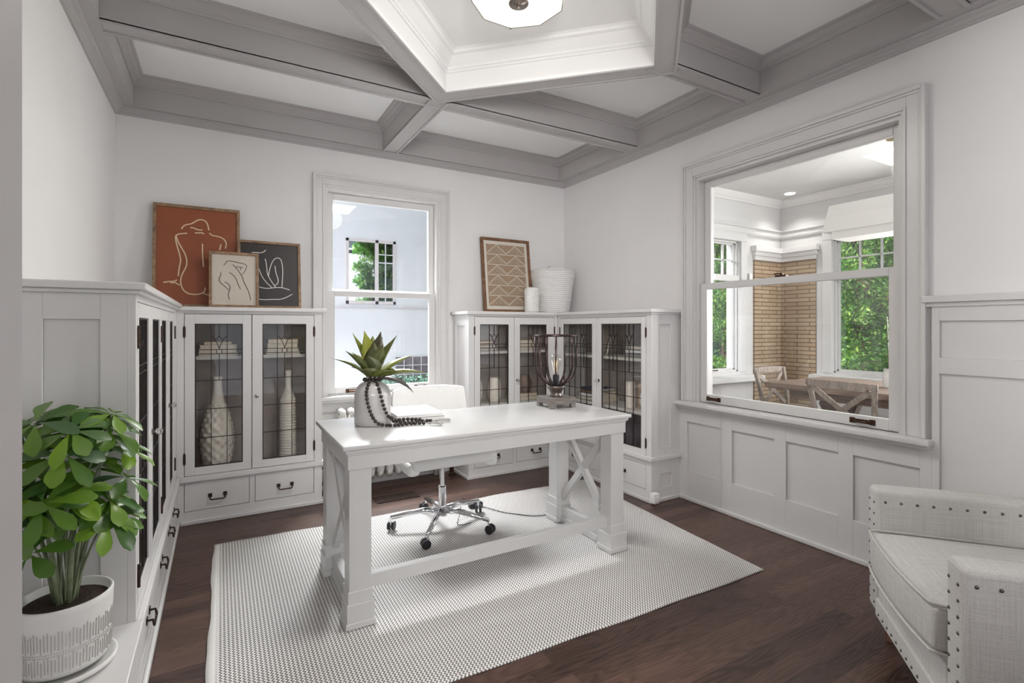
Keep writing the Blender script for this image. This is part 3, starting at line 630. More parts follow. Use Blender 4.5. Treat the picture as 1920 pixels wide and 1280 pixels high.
mb.build('interior', 'inside', r)
for z in (.68, 1.05): MB().box(XL + .011, -.265, 2.066, 3.849, z, z + .022).build('shelf', 'shelfw', r)
MB().box(XL + .001, -.205, 2.01, 3.813, 1.388, 1.412).box(XL + .001, -.219, 2.024, 3.813, 1.375, 1.388).build('top', 'cab', r, bevel=.004)
MB().box(XL + .001, -.215, .25, 2.04, .288, .312).box(-.235, -.215, 2.04, 3.825, .288, .312).box(XL + .001, -.225, .25, 3.825, .276, .2875).build('bench_top', 'cab', r, bevel=.003)
mb = MB(); pl.box(mb, .25, 3.829, 0, .028, 0, .016); mb.build('shoe_moulding', 'shoe', r, bevel=.006)
for a_, b_, g_, hs, ks in DD: door(r, pl, a_, b_, .335, 1.350, (g_[0], g_[1], .385, 1.300), hs, ks, kz=.85)
for a_, b_ in DRL + [(1.56, 2.03), (1.02, 1.49)]: drawer(r, pl, a_, b_, .10, .262)

# ------------------------------------------------------------------ things inside the bookcases
def book(c, l, wdt, z, th, rz, cover, where, face='pages'):
    cov = {'cream': 'ivory', 'tan': 'tanb', 'navy': 'navy', 'grey': 'greyb', 'brown': 'brownb', 'white': 'stonew'}[cover]
    b = thing('book', where, 'book', (c[0], c[1], z), rz)
    MB().box(-l / 2, l / 2, -wdt / 2, wdt / 2, 0, .003).box(-l / 2, l / 2, -wdt / 2, wdt / 2, th - .003, th).box(-l / 2, l / 2, wdt / 2 - .003, wdt / 2, 0, th).build('cover', cov, b, local=True)
    MB().box(-l / 2 + .004, l / 2 - .004, -wdt / 2 + .004, wdt / 2 - .004, .003, th - .003).build('pages', 'cream', b, local=True)
    return b
ORD = ['topmost', 'second from the top', 'third from the top', 'fourth from the top', 'lowest']
def stack(c, z, items, where, rz=0.0):
    zz = z; n = len(items)
    for i, (l, wd_, th, cover) in enumerate(items):
        k = n - 1 - i; o = 'lowest' if k == n - 1 else ORD[k]
        book((c[0] + random.uniform(-.004, .004), c[1]), l, wd_, zz, th, rz, cover, '%s %s book, %s' % (o, cover, where)); zz += th + .0005
stack((-.005, 4.00), 1.0745, [(.235, .17, .020, 'cream'), (.225, .17, .026, 'cream'), (.220, .17, .026, 'white'), (.165, .12, .020, 'tan')], 'stack behind the left door, left back cabinet')
stack((.392, 4.00), 1.0745, [(.225, .17, .018, 'cream'), (.21, .17, .022, 'white'), (.200, .17, .036, 'cream'), (.20, .16, .030, 'tan')], 'stack behind the knobbed door, left back cabinet')
stack((1.98, 3.99), 1.0585, [(.26, .16, .022, 'navy'), (.25, .16, .022, 'cream'), (.22, .15, .020, 'brown'), (.20, .14, .020, 'tan')], 'upper stack, left door under wood art')
stack((2.42, 3.99), 1.0585, [(.25, .16, .026, 'cream'), (.25, .16, .030, 'cream'), (.23, .15, .034, 'tan')], 'upper stack, right door under wood art')
stack((2.42, 3.99), .6075, [(.26, .16, .030, 'cream'), (.23, .15, .028, 'tan')], 'under the basket, cabinet under wood art')
stack((2.86, 2.90), 1.0305, [(.24, .18, .030, 'grey'), (.23, .18, .030, 'white'), (.21, .17, .030, 'cream')], 'stack on upper shelf, right wall cabinet', PI / 2)
stack((2.86, 3.45), .6345, [(.30, .20, .030, 'cream'), (.28, .19, .028, 'white'), (.26, .18, .026, 'brown'), (.24, .18, .022, 'navy')], 'stack on middle shelf, right wall cabinet', PI / 2)
# hammered bottle vase
def hammered(prof, c, amp, n=36, rows=46, zmax=None):
    pts = []; zs = [p[1] for p in prof]
    def R(z):
        for (r0, z0), (r1, z1) in zip(prof[:-1], prof[1:]):
            if z0 <= z <= z1: t = (z - z0) / (z1 - z0); t = t * t * (3 - 2 * t) if False else t; return r0 + (r1 - r0) * t
        return prof[-1][0]
    P_ = []
    for k_ in range(rows + 1):
        z = zs[0] + (zs[-1] - zs[0]) * k_ / rows
        for i in range(n):
            a_ = 2 * PI * i / n; r_ = R(z)
            if zmax is None or z < zmax:
                r_ += amp * (math.sin(a_ * 10 + (PI / 2 if int(z / .032) % 2 else -PI / 2))) * abs(math.sin(PI * z / .032))
            P_.append((c[0] + r_ * math.cos(a_), c[1] + r_ * math.sin(a_), c[2] + z))
    F = []
    for k_ in range(rows):
        for i in range(n): j = (i + 1) % n; F.append((k_ * n + i, k_ * n + j, (k_ + 1) * n + j, (k_ + 1) * n + i))
    F.append(tuple(reversed(range(n)))); F.append(tuple(rows * n + i for i in range(n)))
    return MB().poly(P_, F)
bp_ = [(.055, 0), (.080, .04), (.098, .14), (.100, .20), (.092, .28), (.070, .37), (.045, .44), (.030, .52), (.026, .59), (.030, .602), (.030, .625)]
o = hammered(bp_, (-.012, 3.99, .3085), .0065, 72, 150, .43).build('bottle_vase', 'creamc', smooth=True)
tag(o, 'tall dimpled cream bottle vase behind the left glass door, left of back window', 'vase')
pr = []; z = 0
for i in range(22): pr += [(.050, .020 * i + .002), (.056, .020 * i + .008), (.056, .020 * i + .016), (.050, .020 * i + .0195)]
pr += [(.045, .46), (.030, .49), (.020, .52), (.020, .60), (.022, .62), (.022, .645)]
tag(MB().lathe(pr, (.432, 4.0, .3085), 28).build('bottle_vase', 'creamc', smooth=True), 'tall ribbed cylinder vase with narrow neck behind the knobbed glass door', 'vase')
def tw(c, h, r, n=28):
    P_ = []; rows = 24
    for k_ in range(rows + 1):
        f = k_ / rows; rr = r * (.78 + .32 * math.sin(PI * min(1, f * 1.05)) ** .8)
        for i in range(n): a_ = 2 * PI * i / n; q = rr * (1 + .025 * math.cos(7 * a_ + f * 5)); P_.append((c[0] + q * math.cos(a_), c[1] + q * math.sin(a_), c[2] + h * f))
    F = [(k_ * n + i, k_ * n + (i + 1) % n, (k_ + 1) * n + (i + 1) % n, (k_ + 1) * n + i) for k_ in range(rows) for i in range(n)] + [tuple(reversed(range(n))), tuple(rows * n + i for i in range(n))]
    return MB().poly(P_, F)
tag(tw((2.105, 3.96, .6075), .215, .056).build('vase', 'creamc', smooth=True), 'fluted cream barrel vase, right one of two behind glass left of desk lamp', 'vase')
tag(tw((1.925, 3.97, .6075), .215, .056).build('vase', 'creamc', smooth=True), 'fluted cream barrel vase, left one of two at the cabinet edge', 'vase')
tag(tw((2.42, 3.99, .6665), .16, .075).build('basket', 'brownb', smooth=True), 'dark woven round basket on two books, cabinet under wood art', 'basket')
tag(MB().lathe([(.036, 0), (.036, .20), (.030, .204)], (2.80, 2.985, .6345), 24).build('candle', 'creamc', smooth=False), 'tall pale cylindrical candle on the middle shelf, right wall cabinet', 'candle')
tag(MB().lathe([(.042, 0), (.042, .19), (.036, .196)], (2.86, 2.905, .6345), 24).build('candle', 'tanb', smooth=False), 'tan cylindrical candle behind the pale one, right wall cabinet', 'candle')
tag(MB().lathe([(.02, 0), (.05, .015), (.072, .06), (.075, .09), (.062, .13), (.03, .155), (.022, .16)], (2.80, 2.785, .6345), 24).build('vase', 'stonew', smooth=True), 'small round white vase beside the candles, right wall cabinet', 'vase')
fr = thing('picture_frame', 'small pale frame with brown picture leaning on upper shelf, right wall cabinet', 'picture frame', (2.84, 3.33, 1.0305), math.radians(-35))
MB().bar((0, -.09, .0), (0.03, -.09, .15), .016, .012, (1, 0, 0)).bar((0, .09, .0), (0.03, .09, .15), .016, .012, (1, 0, 0)).bar((0.0, -.098, .008), (0.0, .098, .008), .012, .016, (0, 0, 1)).bar((0.03, -.098, .144), (0.03, .098, .144), .012, .016, (0, 0, 1)).build('frame', 'ivory', fr, local=True)
MB().bar((.004, 0, .012), (.0285, 0, .140), .165, .003, (1, 0, 0)).build('print', 'walnut', fr, local=True)
fr = thing('picture_frame', 'large white frame with dark purple art at the cabinet bottom, right wall', 'picture frame', (2.80, 2.95, .3095), math.radians(0))
MB().bar((0, -.19, .0), (0.10, -.19, .27), .022, .012, (1, 0, 0)).bar((0, .19, .0), (0.10, .19, .27), .022, .012, (1, 0, 0)).bar((.002, -.2, .010), (.002, .2, .010), .012, .02, (0, 0, 1)).bar((.098, -.2, .262), (.098, .2, .262), .012, .02, (0, 0, 1)).build('frame', 'stonew', fr, local=True)
M['purple'] = mat('purple_art', (0.055, 0.035, 0.05), 0.5, noise=0.9, nscale=22)
MB().bar((.006, 0, .016), (.094, 0, .256), .36, .003, (1, 0, 0)).build('print', 'purple', fr, local=True)

# ------------------------------------------------------------------ art on top of the bookcases
def leaning(name, label, x0, x1, z0, h, yb_, yt, wframe, fmat, pmat, lines=None, lmat=None, lw=.006, ym=4.08, extra=None):
    """frame leaning back: bottom edge front at yb_, top at yt. lines given as (x,z) measured on plane ym"""
    W = x1 - x0; r = thing(name, label, 'picture', ((x0 + x1) / 2, yb_, z0))
    L_ = math.hypot(h, yt - yb_); e = Vector((0, (yt - yb_) / L_, h / L_)); nrm = Vector((0, -e.z, e.y))
    def P_(u, v, d): return tuple(Vector((x0 + u, yb_ + .02, z0)) + e * v + nrm * d)
    def bx(mb, u0, u1, v0, v1, d0, d1): mb.hexa([P_(u0, v0, d0), P_(u1, v0, d0), P_(u1, v0, d1), P_(u0, v0, d1), P_(u0, v1, d0), P_(u1, v1, d0), P_(u1, v1, d1), P_(u0, v1, d1)])
    mb = MB(); w_ = wframe
    bx(mb, 0, w_, 0, L_, -.012, .012); bx(mb, W - w_, W, 0, L_, -.012, .012); bx(mb, w_, W - w_, 0, w_, -.012, .012); bx(mb, w_, W - w_, L_ - w_, L_, -.012, .012)
    mb.build('frame', fmat, r, bevel=.001)
    mb = MB(); bx(mb, w_, W - w_, w_, L_ - w_, -.010, .0); pr_ = mb.build('print', pmat, r)
    if lines:
        mb = MB()
        for ln in lines:
            pts = []
            for (xa, za) in ln:
                # measured on plane ym as seen from the origin (0,0,1.27): intersect with the leaning plane
                v = (za - z0) / h * L_; yy = yb_ + .02 + e.y * v
                for _ in range(3):
                    s_ = yy / ym; X_ = xa * s_; Z_ = 1.27 + (za - 1.27) * s_; v = (Z_ - z0) / e.z; yy = yb_ + .02 + e.y * v
                pts.append((X_ - x0, v))
            # smooth
            q = pts
            for _ in range(2):
                nq = [q[0]]
                for a_, b_ in zip(q[:-1], q[1:]): nq += [(a_[0] * .75 + b_[0] * .25, a_[1] * .75 + b_[1] * .25), (a_[0] * .25 + b_[0] * .75, a_[1] * .25 + b_[1] * .75)]
                nq.append(q[-1]); q = nq
            mb.ribbon([P_(u, v, .0012) for u, v in q], lw, .0016, tuple(nrm))
        mb.build('line_drawing', lmat, pr_)
    if extra: extra(bx, P_, W, L_, r, nrm)
    return r
ZT = 1.3985
LO = [[(-0.222, 1.928), (-0.215, 1.944), (-0.198, 1.961), (-0.164, 1.968), (-0.142, 1.99), (-0.114, 2.005), (-0.088, 2.0), (-0.072, 1.981), (-0.063, 1.935)], [(-0.172, 1.941), (-0.161, 1.945), (-0.142, 1.937), (-0.123, 1.931), (-0.101, 1.933)], [(-0.145, 1.91), (-0.126, 1.91), (-0.107, 1.915), (-0.091, 1.907)], [(-0.19, 1.903), (-0.22, 1.898), (-0.247, 1.89), (-0.258, 1.875), (-0.25, 1.824), (-0.235, 1.767), (-0.225, 1.717), (-0.235, 1.665), (-0.241, 1.61)], [(-0.253, 1.882), (-0.244, 1.847), (-0.22, 1.797), (-0.201, 1.762), (-0.191, 1.719), (-0.194, 1.675), (-0.217, 1.629), (-0.229, 1.581), (-0.223, 1.541), (-0.207, 1.509), (-0.177, 1.49), (-0.133, 1.489), (-0.101, 1.498), (-0.085, 1.52), (-0.086, 1.538)], [(-0.061, 1.916), (-0.047, 1.901), (-0.011, 1.897), (0.019, 1.888), (0.036, 1.87), (0.043, 1.848), (0.036, 1.816)], [(-0.101, 1.838), (-0.101, 1.777), (-0.098, 1.717), (-0.095, 1.68)], [(0.009, 1.844), (0.005, 1.822), (0.001, 1.803)], [(-0.324, 1.564), (-0.293, 1.571), (-0.259, 1.573), (-0.249, 1.585)], [(-0.284, 1.562), (-0.256, 1.567), (-0.244, 1.555), (-0.231, 1.55)], [(-0.098, 1.501), (-0.079, 1.491), (-0.063, 1.486)]]
LW = [[(0.024, 1.684), (0.035, 1.698), (0.044, 1.717), (0.066, 1.718), (0.112, 1.709), (0.155, 1.702), (0.166, 1.687), (0.155, 1.657), (0.135, 1.628)], [(0.079, 1.695), (0.099, 1.672), (0.125, 1.636), (0.138, 1.611), (0.145, 1.577), (0.168, 1.533), (0.181, 1.496), (0.188, 1.451)], [(0.097, 1.678), (0.118, 1.681), (0.141, 1.676)], [(0.127, 1.675), (0.125, 1.659)], [(0.007, 1.639), (0.01, 1.619), (-0.004, 1.593), (0.002, 1.571), (0.028, 1.547), (0.057, 1.518)], [(0.031, 1.574), (0.057, 1.56), (0.064, 1.533), (0.057, 1.507), (0.05, 1.485), (0.06, 1.455)], [(0.06, 1.639), (0.082, 1.623), (0.102, 1.594), (0.112, 1.554), (0.126, 1.528)]]
LD = [[(0.20, 1.797), (0.23, 1.799), (0.258, 1.798), (0.279, 1.809), (0.289, 1.822)], [(0.285, 1.758), (0.295, 1.708), (0.298, 1.646), (0.329, 1.592), (0.354, 1.552)], [(0.307, 1.637), (0.314, 1.686), (0.332, 1.742), (0.354, 1.768), (0.375, 1.77), (0.393, 1.754), (0.402, 1.683), (0.399, 1.619), (0.396, 1.556)], [(0.349, 1.711), (0.354, 1.664), (0.372, 1.61), (0.368, 1.582), (0.346, 1.568)], [(0.22, 1.74), (0.25, 1.67), (0.265, 1.625), (0.3, 1.579), (0.329, 1.552)], [(0.22, 1.56), (0.26, 1.549), (0.3, 1.544), (0.343, 1.552), (0.393, 1.556), (0.448, 1.539)], [(0.22, 1.47), (0.251, 1.465), (0.286, 1.463), (0.329, 1.467), (0.382, 1.467), (0.422, 1.481), (0.466, 1.509)]]
leaning('framed_print', 'large rust-orange framed print with cream seated back line drawing', -.384, .126, ZT, .70, 4.03, 4.105, .020, 'oakframe', 'rust', LO, 'linecream', .0075, 4.08)
leaning('framed_print', 'charcoal framed print with white line drawing, right of the orange one', .110, .520, ZT, .485, 3.985, 4.045, .018, 'oakframe', 'charcoal', LD, 'linewhite', .005, 4.05)
leaning('framed_print', 'small cream framed print with black line drawing, in front of the others', -.062, .239, ZT, .382, 3.925, 3.965, .018, 'oakframe', 'paper', LW, 'lineblack', .0032, 3.96)
def chevron(bx, P_, W, L_, r, nrm):
    mb = MB(); bx(mb, .055, W - .055, .06, L_ - .055, .0, .004); pr_ = mb.build('relief_panel', wood('relief_wood', (.30, .20, .13), (.42, .31, .22), (20, 20, 20), .8), r)
    mb = MB(); H_ = (L_ - .115) / 6; x0_, x1_ = .058, W - .058; hw = (x1_ - x0_) / 4
    for k_ in range(6):
        v0 = .06 + k_ * H_
        mb.ribbon([P_(x0_, v0 + H_ - .002, .006), P_(x1_, v0 + H_ - .002, .006)], .006, .005, tuple(nrm))
        mb.ribbon([P_(x0_ + i * hw, v0 + (.008 if i % 2 == 0 else H_ - .010), .006) for i in range(5)], .006, .005, tuple(nrm))
        for s_ in range(2):
            cx_ = x0_ + hw * (1 + 2 * s_)
            for q in (.3, .6):
                mb.ribbon([P_(cx_ - hw * (1 - q), v0 + .012, .005), P_(cx_, v0 + H_ * (1 - q) - .004, .005), P_(cx_ + hw * (1 - q), v0 + .012, .005)], .0015, .003, tuple(nrm))
    mb.build('chevron_strips', 'ivory', pr_)
leaning('framed_relief', 'tan geometric triangle wood art in brown frame, right of back window', 2.045, 2.558, ZT, .685, 4.02, 4.10, .026, 'redwood', 'ivory', extra=chevron)
# white jars
def wavy(c, prof, n=40, amp=.0065, step=.018):
    P_ = []; rows = 150; z1_ = prof[-1][1]
    def R(z):
        for (r0, z0), (r1, zz) in zip(prof[:-1], prof[1:]):
            if z0 <= z <= zz: return r0 + (r1 - r0) * (z - z0) / (zz - z0)
        return prof[-1][0]
    for k_ in range(rows + 1):
        z = z1_ * k_ / rows
        for i in range(n):
            a_ = 2 * PI * i / n; rr = R(z) + amp * (abs(math.sin(PI * (z + .004 * math.sin(3 * a_ + 1) + .003 * math.sin(5 * a_)) / step)) - .5)
            P_.append((c[0] + rr * math.cos(a_), c[1] + rr * math.sin(a_), c[2] + z))
    F = [(k_ * n + i, k_ * n + (i + 1) % n, (k_ + 1) * n + (i + 1) % n, (k_ + 1) * n + i) for k_ in range(rows) for i in range(n)] + [tuple(reversed(range(n))), tuple(rows * n + i for i in range(n))]
    return MB().poly(P_, F)
r = thing('lidded_jar', 'large white ribbed jar with a small lid knob, in the right corner', 'jar', (2.735, 3.97, ZT))
wavy((2.735, 3.97, ZT), [(.150, 0), (.158, .01), (.185, .20), (.205, .34), (.207, .385), (.200, .388)]).build('body', 'stonew', r, smooth=True)
MB().lathe([(.203, .389), (.205, .396), (.19, .405), (.04, .410), (.035, .412), (.040, .420), (.042, .44), (.036, .446), (.001, .448)], (2.735, 3.97, ZT), 32).build('lid', 'stonew', r, smooth=False)
tag(wavy((2.44, 3.87, ZT), [(.060, 0), (.066, .01), (.068, .20), (.055, .218), (.050, .222)], 28, .004, .020).build('small_jar', 'ceramic', smooth=True), 'small white ribbed jar in front of the tan wood art', 'jar')

# ------------------------------------------------------------------ rug
def rug():
    me = bpy.data.meshes.new('area_rug'); nx, ny = 120, 80
    def corner(u, v):
        e0 = Vector((-.045, 1.69)).lerp(Vector((2.452, 1.625)), u); e1 = Vector((-.03, 3.40)).lerp(Vector((2.60, 3.33)), u); return e0.lerp(e1, v)
    bm = bmesh.new(); vs = []; ed = bm.verts.layers.float.new('edge')
    for j in range(ny + 1):
        row = []
        for i in range(nx + 1):
            u, v = i / nx, j / ny; p_ = corner(u, v)
            if i == 0: p_.x += .004 * math.sin(v * 14) + .0015 * math.sin(v * 41)
            if j == ny: p_.y += .006 * math.sin(u * 19) + .003 * math.sin(u * 47)
            if j == 0: p_.y += .003 * math.sin(u * 27)
            q = bm.verts.new((p_.x, p_.y, .0075 + .0012 * math.sin(u * 17 + v * 9) * math.sin(v * 13))); row.append(q)
            q[ed] = 1.0 if (i <= 1 or i >= nx - 0) else 0.0
        vs.append(row)
    for j in range(ny):
        for i in range(nx): bm.faces.new((vs[j][i], vs[j][i + 1], vs[j + 1][i + 1], vs[j + 1][i]))
    bm.to_mesh(me); bm.free(); o = link('area_rug', me, 'rug', smooth=True)
    s_ = o.modifiers.new('solid', 'SOLIDIFY'); s_.thickness = .0065; s_.offset = -1
    tag(o, 'cream and grey zigzag woven rug under the desk on dark floor', 'rug')
rug()

# ------------------------------------------------------------------ desk
z0 = .010
r = thing('desk', 'white writing desk with X-braced sides standing on the rug', 'desk', (1.22, 2.47, z0))
X0, X1, Y0, Y1, ZD = .437, 2.012, 2.135, 2.815, .777
MB().box(X0, X1, Y0, Y1, ZD - .020, ZD).build('desktop', 'desk', r, bevel=.004, seg=3)
MB().box(X0 + .012, X1 - .012, Y0 + .012, Y1 - .012, ZD - .036, ZD - .020).box(X0 + .020, X1 - .020, Y0 + .020, Y1 - .020, ZD - .046, ZD - .036).build('top_moulding', 'deskleg', r, bevel=.004)
MB().box(X0 + .024, X1 - .024, Y0 + .024, Y0 + .045, .672, ZD - .046).box(X0 + .024, X1 - .024, Y1 - .045, Y1 - .024, .672, ZD - .046).box(X0 + .024, X0 + .045, Y0 + .045, Y1 - .045, .672, ZD - .046).box(X1 - .045, X1 - .024, Y0 + .045, Y1 - .045, .672, ZD - .046).build('apron', 'deskleg', r, bevel=.0015)
lx = (.468, X1 - .031 - .093); ly = (Y0 + .032, Y1 - .032 - .093); LWd = .093
for x_ in lx:
    for y_ in ly:
        mb = MB().box(x_, x_ + LWd, y_, y_ + LWd, z0, .674)
        mb.box(x_ - .006, x_ + LWd + .006, y_ - .006, y_ + LWd + .006, z0, .162).box(x_ - .011, x_ + LWd + .011, y_ - .011, y_ + LWd + .011, z0, .112).box(x_ - .016, x_ + LWd + .016, y_ - .016, y_ + LWd + .016, z0, .036)
        mb.build('leg', 'deskleg', r, bevel=.003)
for x_ in lx:
    xc = x_ + LWd / 2; ya, yb2 = ly[0] + LWd, ly[1]
    MB().box(xc - .020, xc + .020, ya + .006, yb2 - .006, .05, .112).box(xc - .028, xc + .028, ya + .011, yb2 - .011, z0 + .002, .05).build('side_rail', 'deskleg', r, bevel=.002)
    MB().bar((xc, ya - .012, .150), (xc, yb2 + .012, .66), .032, .040, (0, 0, 1)).build('cross_brace', 'deskleg', r, bevel=.002)
    MB().bar((xc + .001, ya - .012, .66), (xc + .001, yb2 + .012, .150), .030, .040, (0, 0, 1)).build('cross_brace', 'deskleg', r, bevel=.002)
MB().box(lx[0] + LWd, lx[1], Y0 + .062, Y0 + .102, .145, .203).build('stretcher', 'deskleg', r, bevel=.003)

# ------------------------------------------------------------------ desk lamp
LC = (1.80, 2.575); 
r = thing('table_lamp', 'cage table lamp with clear bulb on square wooden base on the desk', 'lamp', (*LC, ZD), math.radians(-4))
mb = MB().box(-.088, .088, -.088, .088, .024, .062)
for sx_ in (-1, 1):
    for sy_ in (-1, 1): mb.box(sx_ * .088, sx_ * .058, sy_ * .088, sy_ * .058, 0, .024)
mb.build('base', 'lampwood', r, local=True, bevel=.002)
MB().lathe([(.034, .062), (.040, .066), (.040, .072), (.032, .078), (.036, .090), (.044, .105), (.056, .120), (.058, .126), (.050, .131)], (0, 0, 0), 28).build('neck', 'pewter', r, local=True, smooth=True)
mb = MB(); nr = 14
for i in range(nr):
    a_ = 2 * PI * i / nr + .12
    pr_ = [(.028, .132), (.045, .137), (.075, .157), (.102, .185), (.120, .222), (.128, .262), (.129, .31), (.129, .438)]
    mb.tube([(rr * math.cos(a_), rr * math.sin(a_), zz) for rr, zz in pr_], .0046, 6)
cg = mb.build('cage', 'cagem', r, local=True, smooth=True)
mb = MB(); mb.tube([(.129 * math.cos(2 * PI * i / 40), .129 * math.sin(2 * PI * i / 40), .438) for i in range(40)], .006, 8, closed=True)
mb.build('cage_ring', 'cagem', r, local=True, smooth=True)
MB().lathe([(.020, .132), (.020, .19), (.017, .197)], (0, 0, 0), 20).build('socket', 'black', r, local=True)
MB().lathe([(.012, .195), (.014, .205), (.024, .245), (.031, .275), (.032, .292), (.026, .312), (.014, .322), (.003, .325)], (0, 0, 0), 20).build('bulb', 'bulb', r, local=True, smooth=True)
M['filament'] = mat('filament', (1, .7, .35), .5, noise=.01, emit=(1.0, .8, .55, .5))
MB().tube([(.006, 0, .21), (.010, .004, .285), (-.004, -.006, .215), (-.010, .0, .285), (.0, .008, .215), (.004, -.004, .28)], .0009, 5).build('filament', 'filament', r, local=True)
# lamp cord and plugs
cp_ = [(1.80, 2.665, ZD + .012), (1.84, 2.74, ZD + .004), (1.90, 2.80, ZD + .004), (1.915, 2.822, ZD - .01), (1.93, 2.86, .60), (1.975, 2.90, .35), (2.00, 2.93, .15), (2.02, 2.93, .02), (1.98, 2.86, .013), (1.90, 2.81, .013), (1.80, 2.84, .013), (1.72, 2.93, .013), (1.66, 3.00, .013), (1.605, 3.13, .016), (1.56, 3.18, .02)]
def smooth3(p, n=3):
    q = [Vector(a_) for a_ in p]
    for _ in range(n):
        nq = [q[0]]
        for a_, b_ in zip(q[:-1], q[1:]): nq += [a_.lerp(b_, .25), a_.lerp(b_, .75)]
        nq.append(q[-1]); q = nq
    return q
tag(MB().tube(smooth3(cp_), .0028, 6).build('lamp_cable', 'black', smooth=True), 'thin black cord dropping from the desk lamp to the rug', 'cord')
tag(MB().box(1.50, 1.60, 3.175, 3.215, .0115, .04).box(1.535, 1.565, 3.18, 3.21, .04, .055).build('power_adapter', 'black', bevel=.004), 'small black power adapter on the rug behind the chair base', 'adapter')
tag(MB().tube(smooth3([(1.52, 3.19, .03), (1.47, 3.16, .06), (1.42, 3.15, .12), (1.40, 3.10, .09), (1.36, 3.05, .016), (1.30, 2.96, .014), (1.34, 2.93, .014), (1.40, 2.95, .014)]), .0025, 6).build('looped_cable', 'black', smooth=True), 'short looped black cable beside the chair casters', 'cord')

# ------------------------------------------------------------------ vase, succulent, beads, books on the desk
VC = (.672, 2.575)
fw = Vector((-VC[0], -VC[1], 0)).normalized(); rt = Vector((-fw.y, fw.x, 0)) * 1.0
if rt.x < 0: rt = -rt
vp = [(.083, 0), (.089, .006), (.089, .03), (.0905, .045), (.0885, .06), (.0905, .08), (.0885, .095), (.0910, .115), (.0885, .13), (.090, .15), (.087, .165), (.078, .188), (.062, .205), (.042, .215), (.032, .222), (.030, .235), (.033, .240)]
tag(MB().lathe(vp, (*VC, ZD), 40).build('vase', 'greyvase', smooth=True), 'squat grey-white glazed ceramic vase holding the spiky succulent on the desk', 'vase')
def agave_leaf(mb, base, az, el, ln, wd, curl):
    d = Vector((math.cos(az), math.sin(az), 0)); side = Vector((-d.y, d.x, 0)); n = 9; P_ = []; p = Vector(base); e = el
    prof_ = [.45, .62, .80, .95, 1.0, .92, .74, .48, .22, .02]
    for i in range(n + 1):
        t = i / n; dirv = d * math.cos(e) + Vector((0, 0, 1)) * math.sin(e); up = -d * math.sin(e) + Vector((0, 0, 1)) * math.cos(e)
        w_ = wd * prof_[i] / 2
        P_ += [p - side * w_ + up * w_ * .45, p - up * .002 * (1 - t), p + side * w_ + up * w_ * .45, p - up * (.007 * (1 - t) + .0005)]
        p = p + dirv * ln / n; e -= curl / n
    F = []
    for i in range(n):
        a_ = i * 4; b_ = a_ + 4
        F += [(a_, a_ + 1, b_ + 1, b_), (a_ + 1, a_ + 2, b_ + 2, b_ + 1), (a_ + 2, a_ + 3, b_ + 3, b_ + 2), (a_ + 3, a_, b_, b_ + 3)]
    mb.poly(P_, F)
top = Vector((VC[0], VC[1], ZD + .235))
mb = MB(); azr = math.atan2(rt.y, rt.x); azf = math.atan2(fw.y, fw.x)
spec = [(azr, .28, .27, .055, .45), (azr - .25, .05, .22, .045, .9), (azr + PI, .75, .22, .035, .55), (azr + PI - .3, 1.2, .25, .060, .05), (azr + .4, 1.05, .25, .070, .0), (azr + .9, 1.25, .22, .07, .0),
        (azf + .5, 1.15, .20, .07, .2), (azf - .2, 1.0, .17, .065, .4), (azf - .5, .75, .13, .06, .7), (azf + .1, 1.35, .20, .06, .1), (azf + PI, 1.15, .24, .07, .1), (azf + PI + .6, 1.3, .25, .07, .0), (azf + PI - .5, 1.25, .25, .065, .0), (azf - .9, 1.0, .18, .06, .3),
        (azf + .9, .55, .15, .06, .6), (azr + PI + .5, .9, .20, .06, .2), (azr + PI - .9, .5, .18, .05, .5), (azf, 1.5, .16, .045, .0), (azr + .15, .62, .23, .06, .2)]
for az, el, ln, wd, cu in spec: agave_leaf(mb, top + Vector((math.cos(az) * .008, math.sin(az) * .008, -.005)), az, el, ln, wd * 1.5, cu)
r = thing('agave_plant', 'spiky green and purple succulent standing in the grey desk vase', 'plant', tuple(top))
mb.build('leaves', 'agave', r, smooth=True); MB().tube([top - Vector((0, 0, .06)), top + Vector((0, 0, .03))], [.014, .024], 10).build('stem', 'stem', r)
# beads
def on_vase(l, z):
    for (r0, z0_), (r1, z1_) in zip(vp[:-1], vp[1:]):
        if z0_ <= z - ZD <= z1_: R_ = r0 + (r1 - r0) * (z - ZD - z0_) / (z1_ - z0_); break
    else: R_ = .033
    R_ += .0100; l = max(-R_ * .98, min(R_ * .98, l)); return Vector((*VC, 0)) + rt * l + fw * math.sqrt(R_ * R_ - l * l) + Vector((0, 0, z))
def on_desk(l, f, z=.0098): q = Vector((*VC, 0)) + rt * l + fw * f; q.z = ZD + z; return q
st1 = [on_vase(-.012, 1.012), on_vase(-.020, .985), on_vase(-.030, .955), on_vase(-.028, .92), on_vase(-.020, .88), on_vase(-.006, .84), on_vase(.010, .81), on_vase(.028, .792), on_desk(.060, .105), on_desk(.095, .115), on_desk(.13, .11), on_desk(.17, .09), on_desk(.22, .085), on_desk(.26, .10)]
st2 = [on_vase(.010, 1.012), on_vase(.022, .985), on_vase(.036, .945), on_vase(.046, .90), on_vase(.058, .86), on_vase(.075, .82), on_desk(.112, .04, .02), on_desk(.14, .055), on_desk(.18, .06), on_desk(.22, .04), on_desk(.27, .03), on_desk(.30, .045)]
st3 = [on_desk(.10, .085, .026), on_desk(.125, .06, .026), on_desk(.17, .045, .026), on_desk(.21, .06, .024), on_desk(.24, .070, .024)]
r = thing('bead_garland', 'dark wooden bead garland hanging from the vase neck onto the desk', 'beads', (VC[0], VC[1], ZD))
bd = MB().lathe([(.001, -.0092), (.0055, -.0074), (.0090, -.003), (.0090, .003), (.0055, .0074), (.001, .0092)], (0, 0, 0), 12).build('bead', 'pebble', r, local=True, smooth=True)
